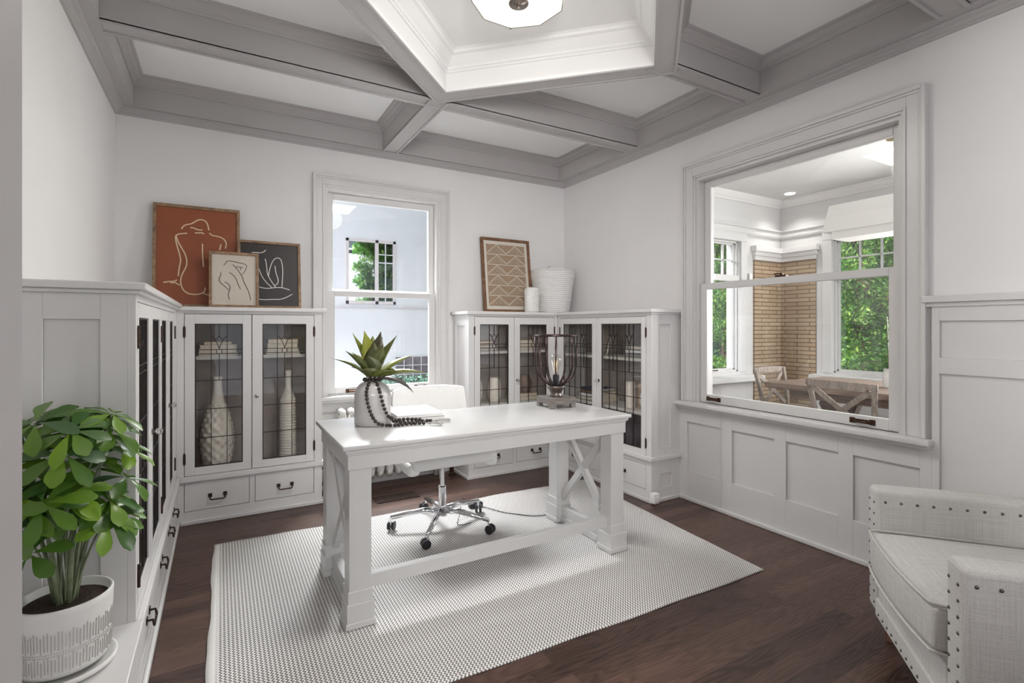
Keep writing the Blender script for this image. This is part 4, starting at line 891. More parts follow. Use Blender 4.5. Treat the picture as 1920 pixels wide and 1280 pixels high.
first = True; iw = wm(r).inverted(); nb_ = 0
ring_ = [Vector((*VC, ZD + .226)) + Vector((math.cos(a_), math.sin(a_), 0)) * .041 for a_ in [azf + i * 2 * PI / 13 for i in range(13)]]
bl = list(ring_)
for st in (st1, st2, st3):
    q = smooth3(st, 3); acc = 0; last = q[0]; bl.append(q[0])
    for a_ in q[1:]:
        if (a_ - bl[-1]).length >= .0176: bl.append(a_)
for p in bl[:99]:
    if first: bd.location = iw @ p; first = False
    else: obj_copy(bd, r, iw @ p)
for a_, b_ in ((on_desk(.265, .10), on_desk(.335, .135, .009)), (on_desk(.305, .047), on_desk(.385, .03, .009))):
    mb = MB(); d = (b_ - a_); s_ = Vector((-d.y, d.x, 0)).normalized()
    for i in range(16):
        k_ = random.uniform(-1, 1); h_ = random.uniform(0, 1)
        mb.tube([a_ + s_ * k_ * .003, a_ + d * .3 + s_ * k_ * .007 + Vector((0, 0, .002 + h_ * .004)), a_ + d * .7 + s_ * k_ * .011 + Vector((0, 0, h_ * .006)), b_ + s_ * k_ * .020 + Vector((0, 0, -.003 + h_ * .008))], .0022, 5)
    mb.tube([a_ + d * .10, a_ + d * .2], .0055, 8); mb.build('tassel', 'cotton', r, smooth=True)['label'] = 'grey cotton tassel'
for i, (dx, th, zz, lab) in enumerate([(0.0, .022, ZD + .0005, 'grey-edged closed book, lower of two lying on the desk'), (-.012, .015, ZD + .023, 'thin white magazine, upper of two lying on the desk')]):
    b = thing('book', lab, 'book', (.925 + dx, 2.665, zz), math.radians(-6 + 3 * i))
    MB().box(-.125, .125, -.15, .15, 0, .0025).box(-.125, .125, -.15, .15, th - .0025, th).box(-.125, -.122, -.15, .15, 0, th).build('cover', 'greyb' if i == 0 else 'plasticw', b, local=True)
    MB().box(-.12, .122, -.147, .147, .0025, th - .0025).build('pages', 'stonew', b, local=True)

# ------------------------------------------------------------------ office chair
CC = (1.215, 2.985)
r = thing('office_chair', 'white swivel office chair with chrome star base behind the desk', 'chair', (*CC, .010))
def rbox(x0, x1, y0, y1, z0_, z1_): return MB().box(x0, x1, y0, y1, z0_, z1_)
o = rbox(-.27, .27, -.245, .22, .432, .505).build('seat', 'leather', r, local=True, bevel=.030, seg=5)
for sx_ in (-1, 1): MB().box(sx_ * .290, sx_ * .215, -.215, .20, .400, .475).build('seat_shell', 'leather', r, local=True, bevel=.028, seg=4)
mb = MB(); rows = 8; cols = 14; P_ = []
for side in (0, 1):
    for j in range(rows + 1):
        for i in range(cols + 1):
            u = (i / cols * 2 - 1); v = j / rows; w_ = .27 - .015 * v - .03 * max(0, v - .8) * 5 * .2
            P_.append((u * w_, .235 + .05 * v - .075 * u * u + side * .032, .46 + .40 * v - .012 * abs(u) ** 4 * (1 if j == rows else 0)))
F = []; n1 = (rows + 1) * (cols + 1)
for j in range(rows):
    for i in range(cols):
        a_ = j * (cols + 1) + i; q = (a_, a_ + 1, a_ + cols + 2, a_ + cols + 1); F.append(q); F.append(tuple(n1 + k_ for k_ in reversed(q)))
for i in range(cols):
    F.append((i, n1 + i, n1 + i + 1, i + 1)); a_ = rows * (cols + 1) + i; F.append((a_, a_ + 1, n1 + a_ + 1, n1 + a_))
for j in range(rows):
    a_ = j * (cols + 1); F.append((a_, a_ + cols + 1, n1 + a_ + cols + 1, n1 + a_)); a_ += cols; F.append((a_, n1 + a_, n1 + a_ + cols + 1, a_ + cols + 1))
mb.poly(P_, F).build('backrest', 'leather', r, local=True, smooth=True, bevel=.010, seg=3)
MB().box(-.12, .12, -.12, .12, .415, .432).build('seat_plate', 'black', r, local=True, bevel=.004)
MB().tube([(-.05, -.02, .42), (-.16, -.06, .405), (-.23, -.08, .395)], [.005, .005, .011], 8).build('height_lever', 'black', r, local=True)
MB().lathe([(.015, .24), (.015, .415)], (0, 0, 0), 20).lathe([(.026, .10), (.026, .255), (.020, .262)], (0, 0, 0), 24).build('gas_lift', 'chrome', r, local=True, smooth=False)
MB().lathe([(.034, .075), (.036, .085), (.036, .125), (.028, .135)], (0, 0, 0), 24).build('hub', 'chrome', r, local=True)
wc = [(.916, 3.08), (1.038, 2.75), (1.409, 2.759), (1.506, 3.077), (1.221, 3.276)]
for i, (x_, y_) in enumerate(wc):
    dx, dy = x_ - CC[0], y_ - CC[1]; a_ = math.atan2(dy, dx); c_, s_ = math.cos(a_), math.sin(a_); R_ = .315
    MB().tube([(c_ * .02, s_ * .02, .105), (c_ * .12, s_ * .12, .112), (c_ * R_, s_ * R_, .082)], [.021, .018, .012], 12).build('base_arm', 'chrome', r, local=True, smooth=True)
    cs = MB(); ca = a_ + 1.2 + i * .9; cx_, cy_ = math.cos(ca), math.sin(ca); ctr = Vector((c_ * R_, s_ * R_, .029)) - Vector((cx_, cy_, 0)) * .012
    for q in (-.014, .014):
        ax = Vector((-cy_, cx_, 0)); cs.tube([ctr + ax * (q - .008), ctr + ax * (q - .006), ctr + ax * (q + .006), ctr + ax * (q + .008)], [.022, .0275, .0275, .022], 20)
    k_ = cs.build('caster', 'black', r, local=True, smooth=False)
    MB().tube([(c_ * R_, s_ * R_, .040), (c_ * R_, s_ * R_, .082)], .006, 8).build('caster_stem', 'chrome', k_, local=True)

# ------------------------------------------------------------------ radiator, pipe, floor vent, plug
r = thing('radiator', 'white cast-iron radiator under the back window, behind the desk', 'radiator', (1.21, 4.03, 0))
sec = None
for i in range(12):
    x_ = -.40 + i * .0725
    if sec is None:
        mb = MB()
        for y_ in (-.05, .05): mb.tube([(0, y_, .115), (0, y_, .14), (0, y_ * 1.0, .56), (0, y_, .60)], [.026, .033, .033, .026], 12)
        mb.tube([(0, -.07, .14), (0, -.045, .105), (0, .045, .105), (0, .07, .14)], [.02, .028, .028, .02], 12)
        mb.tube([(0, -.07, .58), (0, -.045, .615), (0, .045, .615), (0, .07, .58)], [.02, .028, .028, .02], 12)
        sec = mb.build('radiator_section', 'radiator', r, local=True, smooth=True); sec.location = (x_, 0, 0)
    else: obj_copy(sec, r, (x_, 0, 0))
for x_ in (-.40, .40):
    MB().tube([(x_, -.05, .12), (x_, -.055, .05), (x_, -.065, .0)], [.022, .017, .024], 10).tube([(x_, .05, .12), (x_, .055, .05), (x_, .065, .0)], [.022, .017, .024], 10).build('foot', 'radiator', r, local=True, smooth=True)
tag(MB().lathe([(.030, 0), (.032, .012), (.018, .02), (.016, .07), (.022, .075), (.022, .10), (.016, .105), (.016, .17), (.012, .18), (.014, .19), (.03, .20), (.03, .206)], (.69, 4.02, 0), 20).build('radiator_valve', 'copper', smooth=False), 'brown metal radiator valve beside the left cabinet base', 'valve')
tag(MB().lathe([(.040, 0), (.040, .008), (.02, .012), (.018, .02), (.018, .50)], (1.73, 4.03, 0), 20).build('heating_pipe', 'copper', smooth=False), 'upright brown heating pipe beside the right cabinet base', 'pipe')
mb = MB(); mb.box(.98, 1.30, 3.62, 3.76, .0, .005)
for i in range(14): mb.box(.995 + i * .021, 1.008 + i * .021, 3.635, 3.745, .005, .0075)
tag(mb.build('floor_vent', 'bronze'), 'dark slotted floor vent in the wood floor beneath the radiator', 'vent')
tag(MB().box(2.650, 2.700, 2.585, 2.632, .018, .088).box(2.66, 2.69, 2.578, 2.585, .035, .07).build('plug_in_unit', 'plasticw', bevel=.005, seg=3), 'white plug-in box at the foot of the right cabinet corner', 'plug')

# ------------------------------------------------------------------ potted plant on the bench
PC = Vector((-.374, 1.855, .3135))
r = thing('potted_plant', 'bushy green umbrella plant in white patterned pot on the left bench', 'plant', tuple(PC))
a0 = 1.42 + 0; ax_, ay_ = .168, .095; prz = math.radians(-60)
def ell(prof, n=48, twist=prz):
    P_ = []; F = []
    for rr, zz in prof:
        for i in range(n):
            a_ = 2 * PI * i / n; x_ = rr * .90 * math.cos(a_); y_ = rr * .90 * math.sin(a_); P_.append((PC.x + x_, PC.y + y_, PC.z + zz))
    for k_ in range(len(prof) - 1):
        for i in range(n): j = (i + 1) % n; F.append((k_ * n + i, k_ * n + j, (k_ + 1) * n + j, (k_ + 1) * n + i))
    return MB().poly(P_, F)
ell([(.001, .022), (.090, .022), (.105, .026), (.112, .04), (.119, .19), (.120, .205), (.117, .209), (.111, .207), (.108, .18), (.001, .178)]).build('pot', 'ceramic', r, smooth=True)
ell([(.001, .0), (.112, .0), (.128, .008), (.130, .020), (.124, .021), (.115, .012), (.001, .012)]).build('saucer', 'ceramic', r, smooth=True)
ell([(.001, .190), (.108, .185), (.109, .18)]).build('soil', 'soil', r)
mb = MB()
for k_ in range(2):
    for i in range(88):
        a_ = 2 * PI * i / 88; za, zb2 = ((.045, .085), (.105, .150))[k_]; za += .004 * math.sin(i * 2.3); zb2 += .006 * math.sin(i * 1.7)
        q = lambda zz, dd: (PC.x + .9 * (.1120 + (zz - .04) * .047 + dd) * math.cos(a_), PC.y + .9 * (.1120 + (zz - .04) * .047 + dd) * math.sin(a_), PC.z + zz)
        mb.bar(q(za, .0005), q(zb2, .0005), .0022, .0022, (math.cos(a_), math.sin(a_), 0))
for i in range(110):
    a_ = 2 * PI * i / 110
    for zz in (.091, .0975):
        rr = .9 * (.1120 + (zz - .04) * .047 + .0005); b_ = a_ + .03
        mb.bar((PC.x + rr * math.cos(a_), PC.y + rr * math.sin(a_), PC.z + zz), (PC.x + rr * math.cos(b_), PC.y + rr * math.sin(b_), PC.z + zz), .0022, .0022, (0, 0, 1))
mb.build('pot_pattern', mat('pot_pattern_grey', (.50, .48, .46), .7, noise=.05), r)
def leaf(mb, base, d, nrm, ln, wd, droop):
    d = d.normalized(); side = d.cross(nrm).normalized(); nrm = side.cross(d).normalized(); n = 6
    pr_ = [.06, .26, .54, .82, 1.0, .90, .22]; P_ = []; p = Vector(base)
    for i in range(n + 1):
        w_ = wd * pr_[i] / 2; P_ += [p - side * w_ + nrm * w_ * .22, p, p + side * w_ + nrm * w_ * .22]
        d2 = (d - nrm * droop * (i / n)).normalized(); p = p + d2 * ln / n
    F = []
    for i in range(n): a_ = 3 * i; F += [(a_, a_ + 1, a_ + 4, a_ + 3), (a_ + 1, a_ + 2, a_ + 5, a_ + 4)]
    mb.poly(P_, F)
mbl = MB(); mbs = MB(); rnd = random.Random(11)
whorls = []
for i in range(29):
    a_ = rnd.uniform(0, 2 * PI); rr = .17 * math.sqrt(rnd.random()); zz = rnd.uniform(.41, .71)
    sc = 1 - .5 * max(0, (zz - .62) / .2)
    q = Vector((rr * sc * math.cos(a_), rr * sc * math.sin(a_), zz)); q.x = max(q.x, -.13)
    if q.x > .10: q.x = .10
    whorls.append(q)
whorls += [Vector((.12, .10, .58)), Vector((.13, .06, .50)), Vector((.10, -.02, .46)), Vector((.02, -.10, .62)), Vector((-.02, -.12, .50)), Vector((-.05, -.10, .37)), Vector((-.05, -.05, .70)), Vector((.03, .04, .71))]
for q in whorls:
    out = Vector((q.x, q.y, .10)).normalized(); nrm = (Vector((out.x * .8, out.y * .8, 1)) + Vector((-.1, -.35, 0))).normalized()
    t = nrm.orthogonal().normalized(); b_ = nrm.cross(t); n = rnd.randint(6, 8); ph = rnd.uniform(0, 6)
    for k_ in range(n):
        aa = ph + 2 * PI * k_ / n; d = t * math.cos(aa) + b_ * math.sin(aa) - nrm * .10
        leaf(mbl, PC + q + d * .008, d, nrm, rnd.uniform(.075, .108), rnd.uniform(.034, .046), rnd.uniform(.2, .8))
    if len(mbs.v) > 700: continue
    root = Vector((rnd.uniform(-.022, .022), rnd.uniform(-.022, .022), .188)); mid = Vector((root.x * 1.6 + q.x * .18, root.y * 1.6 + q.y * .18, .188 + (q.z - .188) * .5))
    mbs.tube(smooth3([PC + root, PC + mid, PC + q], 2), [.0055 - .0035 * (j / 10) for j in range(11)] if False else .0030, 6)
for i in range(6):
    a_ = i * 1.05; root = PC + Vector((.020 * math.cos(a_), .020 * math.sin(a_), .186)); e_ = PC + Vector((.06 * math.cos(a_), .06 * math.sin(a_), .42))
    mbs.tube([root, root.lerp(e_, .5) + Vector((0, 0, .01)), e_], [.0075, .0055, .004], 8)
mbl.build('foliage', 'leafplant', r, smooth=True); mbs.build('stem', 'stem', r, smooth=True)

# ------------------------------------------------------------------ armchair
r = thing('armchair', 'cream linen armchair with nailhead trim in the right foreground', 'armchair', (2.035, .83, 0), math.radians(40))
HW, AW, DP = .40, .105, .72
for s_ in (-1, 1):
    x0_, x1_ = sorted((s_ * HW, s_ * (HW - AW)))
    MB().box(x0_, x1_, -DP, 0, .125, .622).build('arm', 'linen', r, local=True, bevel=.022, seg=4)
    MB().tube([(s_ * (HW - .05), -.07, .13), (s_ * (HW - .045), -.065, .0)], [.028, .018], 4).build('leg', 'walnut', r, local=True)
    MB().tube([(s_ * (HW - .05), -DP + .07, .13), (s_ * (HW - .045), -DP + .03, .0)], [.028, .018], 4).build('leg', 'walnut', r, local=True)
MB().box(-HW + AW, HW - AW, -DP + .1, -.004, .125, .31).build('seat_base', 'linen', r, local=True, bevel=.012, seg=3)
MB().box(-HW + AW - .002, HW - AW + .002, -.02, .004, .125, .195).build('front_band', 'linen', r, local=True, bevel=.004)
def cushion():
    mb = MB(); n = 14; P_ = []; xw = HW - AW - .004
    for k_ in range(2):
        for j in range(n + 1):
            for i in range(n + 1):
                u = i / n * 2 - 1; v = j / n; y_ = -DP + .17 + v * (DP - .17 + .045 - .02 * u * u); bul = (1 - u ** 6) * (1 - (2 * v - 1) ** 6)
                P_.append((u * xw, y_, (.455 + .022 * bul) if k_ else (.325 - .008 * bul)))
    m_ = (n + 1) ** 2; F = []
    for j in range(n):
        for i in range(n): a_ = j * (n + 1) + i; q = (a_, a_ + 1, a_ + n + 2, a_ + n + 1); F += [tuple(m_ + x_ for x_ in q), tuple(reversed(q))]
    for i in range(n):
        for (a_, b_) in ((i, i + 1), (n * (n + 1) + i + 1, n * (n + 1) + i), ((i + 1) * (n + 1), i * (n + 1)), (i * (n + 1) + n, (i + 1) * (n + 1) + n)): F.append((a_, b_, m_ + b_, m_ + a_))
    return mb.poly(P_, F)
cu = cushion().build('seat_cushion', 'linen', r, local=True, smooth=True, bevel=.016, seg=4)
xw = HW - AW - .006
for zz in (.462, .322):
    pts = [(-xw, -DP + .2, zz), (-xw, .0, zz)] + [(u * xw, .047 - .02 * u * u, zz) for u in [-.95 + i * .19 for i in range(11)]] + [(xw, .0, zz), (xw, -DP + .2, zz)]
    MB().tube(pts, .005, 8).build('piping', 'linen', cu, local=True, smooth=True)
MB().box(-HW + .01, HW - .01, -DP - .10, -DP + .08, .125, .88).build('backrest', 'linen', r, local=True, bevel=.03, seg=4)
nl = None; pts = []
z_ = .15
for s_ in (-1, 1):
    for x_ in (s_ * (HW - .026), s_ * (HW - AW + .026)):
        for i in range(10): pts.append((x_, .0, .165 + i * .0445))
for i in range(12): pts.append((-.255 + i * .0463, .0045, .146))
for i in range(11): pts.append((-HW, -.03 - i * .052, .575)); pts.append((HW - AW, -.03 - i * .052, .575))
for i, p in enumerate(pts):
    side = i >= 52
    if nl is None:
        nl = MB().lathe([(.0001, .0040), (.003, .0034), (.0052, .0014), (.0056, -.001)], (0, 0, 0), 10, cap=False).build('nailhead', 'nail', r, local=True, smooth=True); q = nl
    else: q = obj_copy(nl, r)
    q.location = p; q.rotation_euler = (0, -PI / 2, 0) if side else (-PI / 2, 0, 0)

# ------------------------------------------------------------------ ceiling light
r = thing('ceiling_light', 'faceted frosted glass flush ceiling light in the diamond tray', 'ceiling light', (CX, CY, HC))
M['lampglass'] = mat('frosted_lamp_glass', (.62, .61, .54), .5, noise=.01, nscale=5, emit=(1.0, .97, .80, .42))
n = 9; ph = math.radians(70)
def ring(rr, zz): return [(rr * math.cos(ph + 2 * PI * i / n), rr * math.sin(ph + 2 * PI * i / n), zz) for i in range(n)]
P_ = ring(.215, -.135) + ring(.250, -.02) + [(0, 0, -.148)]
F = [(i, (i + 1) % n, n + (i + 1) % n, n + i) for i in range(n)] + [((i + 1) % n, i, 2 * n) for i in range(n)]
MB().poly(P_, F).build('glass_shade', 'lampglass', r, local=True)
mb = MB()
for i in range(n):
    if i % 3 == 0: mb.bar(Vector(ring(.217, -.136)[i]), Vector(ring(.254, -.01)[i]), .012, .008, (0, 0, 1))
    mb.bar(Vector(ring(.217, -.134)[i]), Vector(ring(.217, -.134)[(i + 1) % n]), .003, .004, (0, 0, 1))
mb.lathe([(.17, -.018), (.17, .0)], (0, 0, 0), 32); mb.build('metal_frame', 'pewter', r, local=True)
MB().lathe([(.004, -.172), (.009, -.170), (.010, -.160), (.008, -.156), (.044, -.152), (.046, -.147)], (0, 0, 0), 24).build('finial', 'pewter', r, local=True, smooth=True)
lamp('ceiling_lamp_glow', 'AREA', (CX, CY, 2.715), (0, 0, 0), 13, (1.0, .965, .91), .48)
lamp('ceiling_bulb_glow', 'POINT', (CX, CY, 2.58), (0, 0, 0), 1.0, (1.0, .97, .92), .12)

# ------------------------------------------------------------------ dining room beyond the right window
XD, YD, HD = 6.10, 3.83, 2.83
dn = Pl('-y', YD); de = Pl('-x', XD)
LWn = (4.38, 5.31, .74, 2.27); RWn = (2.05, 3.20, .74, 2.27)
struct('wall_dining_north', grid(MB(), dn, XR + .15, XD + .15, 0, 2.95, [(*LWn, None)], -.18, 0), 'dwhite')
struct('wall_dining_east', grid(MB(), de, -3.0, YD, 0, 2.95, [(*RWn, None), (-.2, 1.3, .74, 2.27, None)], -.18, 0), 'dwhite')
struct('ceiling_dining', MB().box(XR + .15, XD + .15, -3.0, YD + .18, HD, HD + .12), 'dwhite')
for nm, f in (('trim_60', [(0, 2.74), (.014, 2.74), (.018, 2.755), (.04, 2.775), (.065, 2.81), (.07, HD)]), ('trim_61', [(0, 2.36), (.02, 2.36), (.03, 2.38), (.035, 2.43), (.055, 2.44), (.055, 2.455), (0, 2.46)])):
    struct(nm, sweep(MB(), [(XR + .151, -2.9), (XD - .001, -2.9), (XD - .001, YD - .001), (XR + .151, YD - .001)], f), 'trim' if nm == 'trim_60' else 'dwhite')
def dwin(name, lab, pl, u0, u1, z0_, z1_, cols, loc, cas=.10, lo=0, hi=0):
    r = thing(name, lab, 'window', loc); r['kind'] = 'structure'
    mb = MB(); pl.box(mb, u0 - cas, u0, z0_, z1_, 0, .025); pl.box(mb, u1, u1 + cas, z0_, z1_, 0, .025); pl.box(mb, u0 - cas, u1 + cas, z1_, z1_ + .09, 0, .03); pl.box(mb, u0 - cas, u1 + cas, 1.80, 1.87, -.06, -.0)
    for k_, d in enumerate((-.03, -.06)):
        o_ = .02 * (k_ + 1); 
        for a_, b_ in ((u0, u0 + o_), (u1 - o_, u1)): pl.box(mb, a_, b_, z0_, z1_, d - .03, d)
        pl.box(mb, u0, u1, z0_, z0_ + o_, d - .03, d); pl.box(mb, u0, u1, z1_ - o_ * .9, z1_, d - .03, d)
    mb.build('window_frame', 'dwhite', r, bevel=.002)
    g = MB(); pl.box(g, u0, u1, z0_, z1_, -.082, -.078); g.build('glass_pane', 'glass', r)
    mb = MB()
    for i in range(1, cols): x_ = u0 + .04 + (u1 - u0 - .08) * i / cols; pl.box(mb, x_ - .008, x_ + .008, 1.87, z1_ - .035, -.09, -.065)
    pl.box(mb, u0 + .04, u1 - .04, 2.045, 2.06, -.09, -.065); mb.build('muntins', 'dwhite', r)
    mb = MB(); c_ = (u0 + u1) / 2; mb.tube([pl.p(c_ - .05, z0_ + .03, .0), pl.p(c_ - .03, z0_ + .035, .02), pl.p(c_ + .05, z0_ + .03, .018)], [.010, .007, .009], 8); mb.build('crank_handle', 'pewter', r)
    return r
dwin('window_3', 'white casement window at the left of the dining room', dn, *LWn, 5, (4.8, YD, .74))
dwin('window_4', 'white casement window at the right of the dining room', de, *RWn, 5, (XD, 2.6, .74))
mb = MB(); dn.box(mb, 5.56, XD - .021, 0, 2.07, 0, .022); struct('trim_62', mb, 'brickx')
mb = MB(); de.box(mb, 3.385, YD - .001, 0, 2.07, 0, .022); struct('trim_63', mb, 'bricky')
mb = MB()
for z_, z2, d in ((2.07, 2.12, .04), (2.12, 2.17, .055), (2.17, 2.235, .075)):
    dn.box(mb, 5.56 - (d - .03), XD - .001, z_, z2, 0, d); de.box(mb, 3.385 - (d - .03), YD - .001, z_, z2, 0, d)
struct('trim_64', mb, 'trim', bevel=.004)
mb = MB(); dn.box(mb, XR + .16, 5.56, .64, .70, 0, .16); struct('trim_65', mb, 'dwhite', bevel=.004)
mb = MB(); de.box(mb, -1, 3.385, .66, .715, 0, .16); struct('trim_66', mb, 'dwhite', bevel=.004)
tag(MB().box(5.45, 5.50, YD - .035, YD - .026, 1.76, 1.90).build('wall_sensor', 'plasticw', bevel=.01, seg=3), 'white rounded sensor on the dining window casing beside brick', 'sensor')
tag(MB().lathe([(.055, -.004), (.055, -.001)], (5.80, 3.52, HD), 24).build('recessed_light', mat('downlight', (1, 1, 1), .5, noise=.01, emit=(1, .98, .94, 4)), smooth=False), 'round recessed light glowing in the dining room ceiling corner', 'ceiling light')
s_ = lamp('downlight_beam', 'SPOT', (5.80, 3.52, HD - .02), (0, 0, 0), 14, (1, .97, .92), .05, spot=2.0)
# dining table
r = thing('dining_table', 'rustic brown wood dining table seen through the right window', 'table', (4.75, 1.9, 0))
MB().box(4.27, 5.22, .9, 2.83, .722, .770).build('tabletop', 'rustic', r, bevel=.003)
MB().box(4.42, 5.07, 1.05, 2.68, .64, .722).build('apron', 'rustic', r)
for y_ in (1.35, 2.40):
    MB().bar((4.45, y_, .64), (5.0, y_, .06), .07, .07, (0, 1, 0)).build('leg', 'rustic', r); MB().bar((5.03, y_ + .001, .64), (4.48, y_ + .001, .06), .07, .07, (0, 1, 0)).build('leg', 'rustic', r)
    MB().box(4.38, 5.12, y_ - .05, y_ + .05, 0, .06).build('foot', 'rustic', r)
def xchair(label, loc, rz):
    r = thing('cross_back_chair', label, 'chair', loc, rz, None)
    # faces +y; back at y=-.20
    W_ = .235
    for s_ in (-1, 1):
        MB().tube(smooth3([(s_ * .20, -.20, 0), (s_ * .20, -.19, .45), (s_ * .215, -.225, .66), (s_ * W_, -.265, .845)], 2), .021, 8).build('leg', 'greywood', r, local=True, smooth=True)
        MB().tube([(s_ * .19, .20, 0), (s_ * .20, .19, .44)], .016, 8).build('leg', 'greywood', r, local=True, smooth=True)
        MB().bar((s_ * .205, -.262, .80), (-s_ * .175, -.205, .49 + .002 * s_), .042, .014 , (0, 1, 0)).build('back_slat', 'greywood', r, local=True, bevel=.003)
    n = 12; mb = MB(); P_ = []
    for i in range(n + 1):
        u = i / n * 2 - 1; y_ = -.262 - .035 * (1 - u * u); x_ = u * (W_ + .02); h_ = .036 * (1 - .35 * u * u)
        P_ += [(x_, y_ - .011, .835 - h_), (x_, y_ + .011, .835 - h_), (x_, y_ + .011, .84 + h_ * .6), (x_, y_ - .011, .84 + h_ * .6)]
    F = [(0, 1, 2, 3), (4 * n + 3, 4 * n + 2, 4 * n + 1, 4 * n)]
    for i in range(n):
        a_ = 4 * i
        for k_ in range(4): l = (k_ + 1) % 4; F.append((a_ + k_, a_ + l, a_ + 4 + l, a_ + 4 + k_))
    mb.poly(P_, F).build('top_rail', 'greywood', r, local=True, smooth=False, bevel=.004)
    MB().box(-.22, .22, -.20, .215, .44, .468).build('seat', 'greywood', r, local=True, bevel=.01, seg=3)
    return r
ch = xchair('weathered cross-back chair, front one, backing onto the right window', (4.32, 2.075, 0), -PI / 2)
copy_tree(ch, (4.86, 2.90, 0), PI, 'pale cross-back chair at the dining table end, near the brick corner')
copy_tree(ch, (5.27, 1.62, 0), PI / 2, 'cross-back chair on the far side of the dining table, partly hidden')
# pendant
r = thing('pendant_light', 'white rectangular tapered shade hanging over the dining table', 'pendant light', (4.80, 2.03, HD))
P_ = []
for hx, hy, zz in ((.17, .49, 2.10), (.13, .45, 2.335)):
    P_ += [(4.80 - hx, 2.03 - hy, zz), (4.80 + hx, 2.03 - hy, zz), (4.80 + hx, 2.03 + hy, zz), (4.80 - hx, 2.03 + hy, zz)]
MB().hexa(P_).build('shade', 'fabshade', r)
MB().box(4.80 - .14, 4.80 + .14, 2.03 - .42, 2.03 + .42, 2.035, 2.10).build('lower_diffuser', 'fabshade', r)
MB().tube([(4.80, 2.03, 2.33), (4.80, 2.03, HD - .02)], .006, 8).build('rod', 'brass', r); MB().lathe([(.06, -.02), (.06, 0)], (4.80, 2.03, HD), 20).build('canopy', 'brass', r)
# fiddle leaf plant on the table
tag(MB().lathe([(.045, 0), (.05, .01), (.045, .12), (.035, .15), (.04, .155)], (4.73, 2.04, .7705), 24).build('white_vase', 'ceramic', smooth=True), 'plain white vase on the dining table holding broad leaves', 'vase')
mbl = MB(); mbs = MB(); rf = random.Random(3)
for i in range(26):
    zz = .95 + .42 * (i / 26); a_ = i * 2.4; q = Vector((4.73 + .03 * math.cos(a_), 2.05 + .03 * math.sin(a_), zz)); d = Vector((math.cos(a_), math.sin(a_), .35))
    leaf(mbl, q, d, Vector((0, 0, 1)), .17, .11, .7)
mbs.tube([(4.73, 2.04, .86), (4.73, 2.05, 1.1), (4.73, 2.06, 1.38)], .006, 6)
r = thing('broad_leaf_plant', 'dark glossy broad-leaved branch at the right edge of dining window', 'plant', (4.73, 2.04, .9)); mbl.build('leaves', 'fiddle', r, smooth=True); mbs.build('stem', 'stem', r)

# ------------------------------------------------------------------ outdoors
o = MB().box(6.3, 30, -10, 30, -.5, -.35).build('lawn', 'grass'); o['kind'] = 'structure'
o = MB().box(-15, 6.3, 4.36, 30, -.5, -.35).build('added_path', mat('grey_paving', (.36, .36, .37), .9, noise=.1, nscale=3)); o['kind'] = 'structure'  # unseen paving, added in grey to keep green bounce off the stucco
r = thing('neighbour_house', 'pale stucco neighbouring house outside the back window', 'house', (2.0, 8.0, -.35))
nb = Pl('-y', 8.0)
MB().box(-5, 4.6, 8.0, 12, -.35, 6.5).build('wall', 'stucco', r)
mb = MB(); nb.box(mb, -5, 4.6, 1.556, 1.573, 0, .03); mb.build('string_course', 'extframe', r)
mb = MB(); u0, u1, za, zz = 1.674, 2.45, 1.62, 2.63
nb.box(mb, u0, u0 + .045, za, zz, 0, .03); nb.box(mb, u1 - .045, u1, za, zz, 0, .03); nb.box(mb, u0, u1, zz - .045, zz, 0, .03); nb.box(mb, u0, u1, za, za + .05, 0, .03); nb.box(mb, 2.12, 2.175, za, zz, 0, .03)
fwn = mb.build('window_frame', 'extframe', r, bevel=.003)
mb = MB(); nb.box(mb, u0 + .04, 2.13, za + .04, zz - .04, .001, .008); nb.box(mb, 2.17, u1 - .04, za + .04, zz - .04, .001, .008); mb.build('pane', 'mirror', fwn)
mb = MB()
nb.box(mb, 2.28, 2.295, za + .05, zz - .05, .008, .018)
for z_ in (2.27, 2.40): nb.box(mb, 2.17, 2.41, z_, z_ + .014, .008, .018)
mb.build('muntins', 'stucco', fwn)
mb = MB(); nb.box(mb, 2.44, 3.6, .20, .775, .001, .012); gb = mb.build('glass_block_window', 'block', r)
mb = MB()
for i in range(9): nb.box(mb, 2.44 + i * .145, 2.452 + i * .145, .2, .775, .012, .02)
for i in range(5): nb.box(mb, 2.44, 3.6, .20 + i * .145, .212 + i * .145, .012, .02)
mb.build('block_joints', 'stucco', gb)
def foliage(n, shape, size, rr, flat=0.0):
    V = []; F = []
    for i in range(n):
        p = shape(rr); a_ = Vector((rr.gauss(0, 1), rr.gauss(0, 1), rr.gauss(0, 1) * .6)).normalized(); b_ = a_.orthogonal().normalized(); s_ = size * rr.uniform(.6, 1.3)
        b_.rotate(Matrix.Rotation(rr.uniform(0, 6.28), 3, a_)); c_ = a_.cross(b_)
        k_ = len(V); V += [p - b_ * s_, p + c_ * s_ * .38, p + b_ * s_, p - c_ * s_ * .38]; F.append((k_, k_ + 1, k_ + 2, k_ + 3))
    return MB().poly(V, F)
def fast(mb, name, m, parent):
    me = bpy.data.meshes.new(name); me.from_pydata([tuple(v) for v in mb.v], [], mb.f); me.update(); return link(name, me, m, parent)
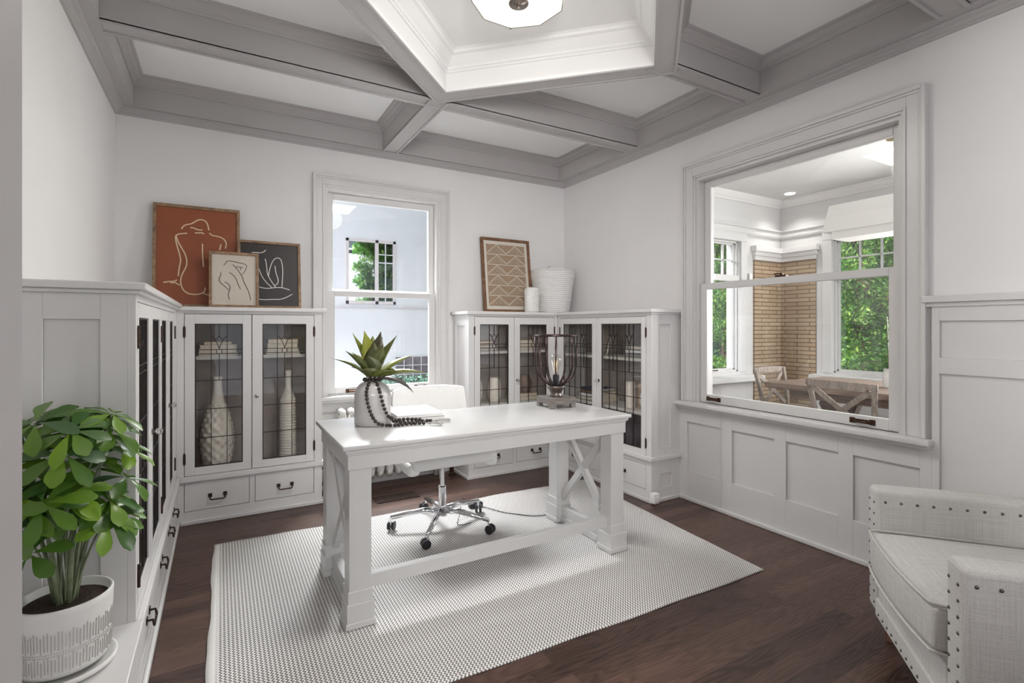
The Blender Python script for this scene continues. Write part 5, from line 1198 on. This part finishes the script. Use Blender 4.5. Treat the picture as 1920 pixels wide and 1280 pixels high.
def tree(loc, h, rad, n, size, m, label, seed, zlow=0.0, name='garden_tree'):
    rr = random.Random(seed); loc = Vector(loc); r = thing(name, label, 'tree', tuple(loc))
    cl = [(Vector((rr.uniform(-.62, .62) * rad, rr.uniform(-.62, .62) * rad, zlow + (h - zlow) * rr.random())), rr.uniform(.22, .38) * rad) for _ in range(90)]
    def shape(q):
        c_, s_ = q.choice(cl); v = Vector((q.gauss(0, 1), q.gauss(0, 1), q.gauss(0, .55))); return loc + c_ + v.normalized() * s_ * q.random() ** .4
    fast(foliage(n, shape, size, rr), 'crown', m, r)
    mb = MB(); mb.tube([loc, loc + Vector((.05, 0, h * .4)), loc + Vector((0, .08, h * .85))], [.14, .11, .04], 10)
    for c_, s_ in cl[:16]: b_ = loc + Vector((.03, .03, max(.3, c_.z * .6))); mb.tube([b_, b_.lerp(loc + c_, .5) + Vector((0, 0, .08)), loc + c_], [.035, .022, .008], 6)
    mb.build('trunk', 'bark', r, smooth=True)
tree((9.3, 4.4, -.35), 6.0, 1.4, 42000, .042, 'tree1', 'bright green leafy tree outside the right dining window', 1, .1)
tree((13.2, 5.6, -.35), 7.5, 1.7, 22000, .075, 'tree2', 'dark evergreen tree behind the bright tree outside', 2, .1)
tree((10.2, 7.7, -.35), 6.0, 1.35, 38000, .042, 'tree1', 'leafy tree outside the left dining window', 3, .1)
tree((13.4, 10.2, -.35), 7.5, 1.9, 20000, .085, 'tree2', 'dark evergreen tree behind the left dining window tree', 4, .1)
tree((17.4, 8.0, -.35), 9, 2.4, 16000, .12, 'tree1', 'tall tree farthest away beyond the right dining window', 7, .1)
tree((17.8, 13.4, -.35), 9, 2.4, 16000, .12, 'tree1', 'tall tree farthest away beyond the left dining window', 8, .1)
tree((2.82, 5.6, -.35), 4.2, .58, 16000, .045, 'tree1', 'slim leafy tree mirrored in the neighbouring house window', 6, 1.6, 'slim_tree')
rr = random.Random(9); r = thing('juniper_shrub', 'low blue-green shrub below the neighbour glass block window', 'shrub', (2.9, 7.75, -.35))
fast(foliage(6000, lambda q: Vector((2.1 + q.random() * 1.5, 7.6 + q.random() * .3, -.35 + q.random() ** .6 * .85 * (.75 + .25 * math.sin(q.random() * 9)))), .035, rr), 'needles', 'duskgreen', r)
MB().tube([(2.9, 7.75, -.35), (2.9, 7.75, .2)], .03, 8).build('stem', 'bark', r)
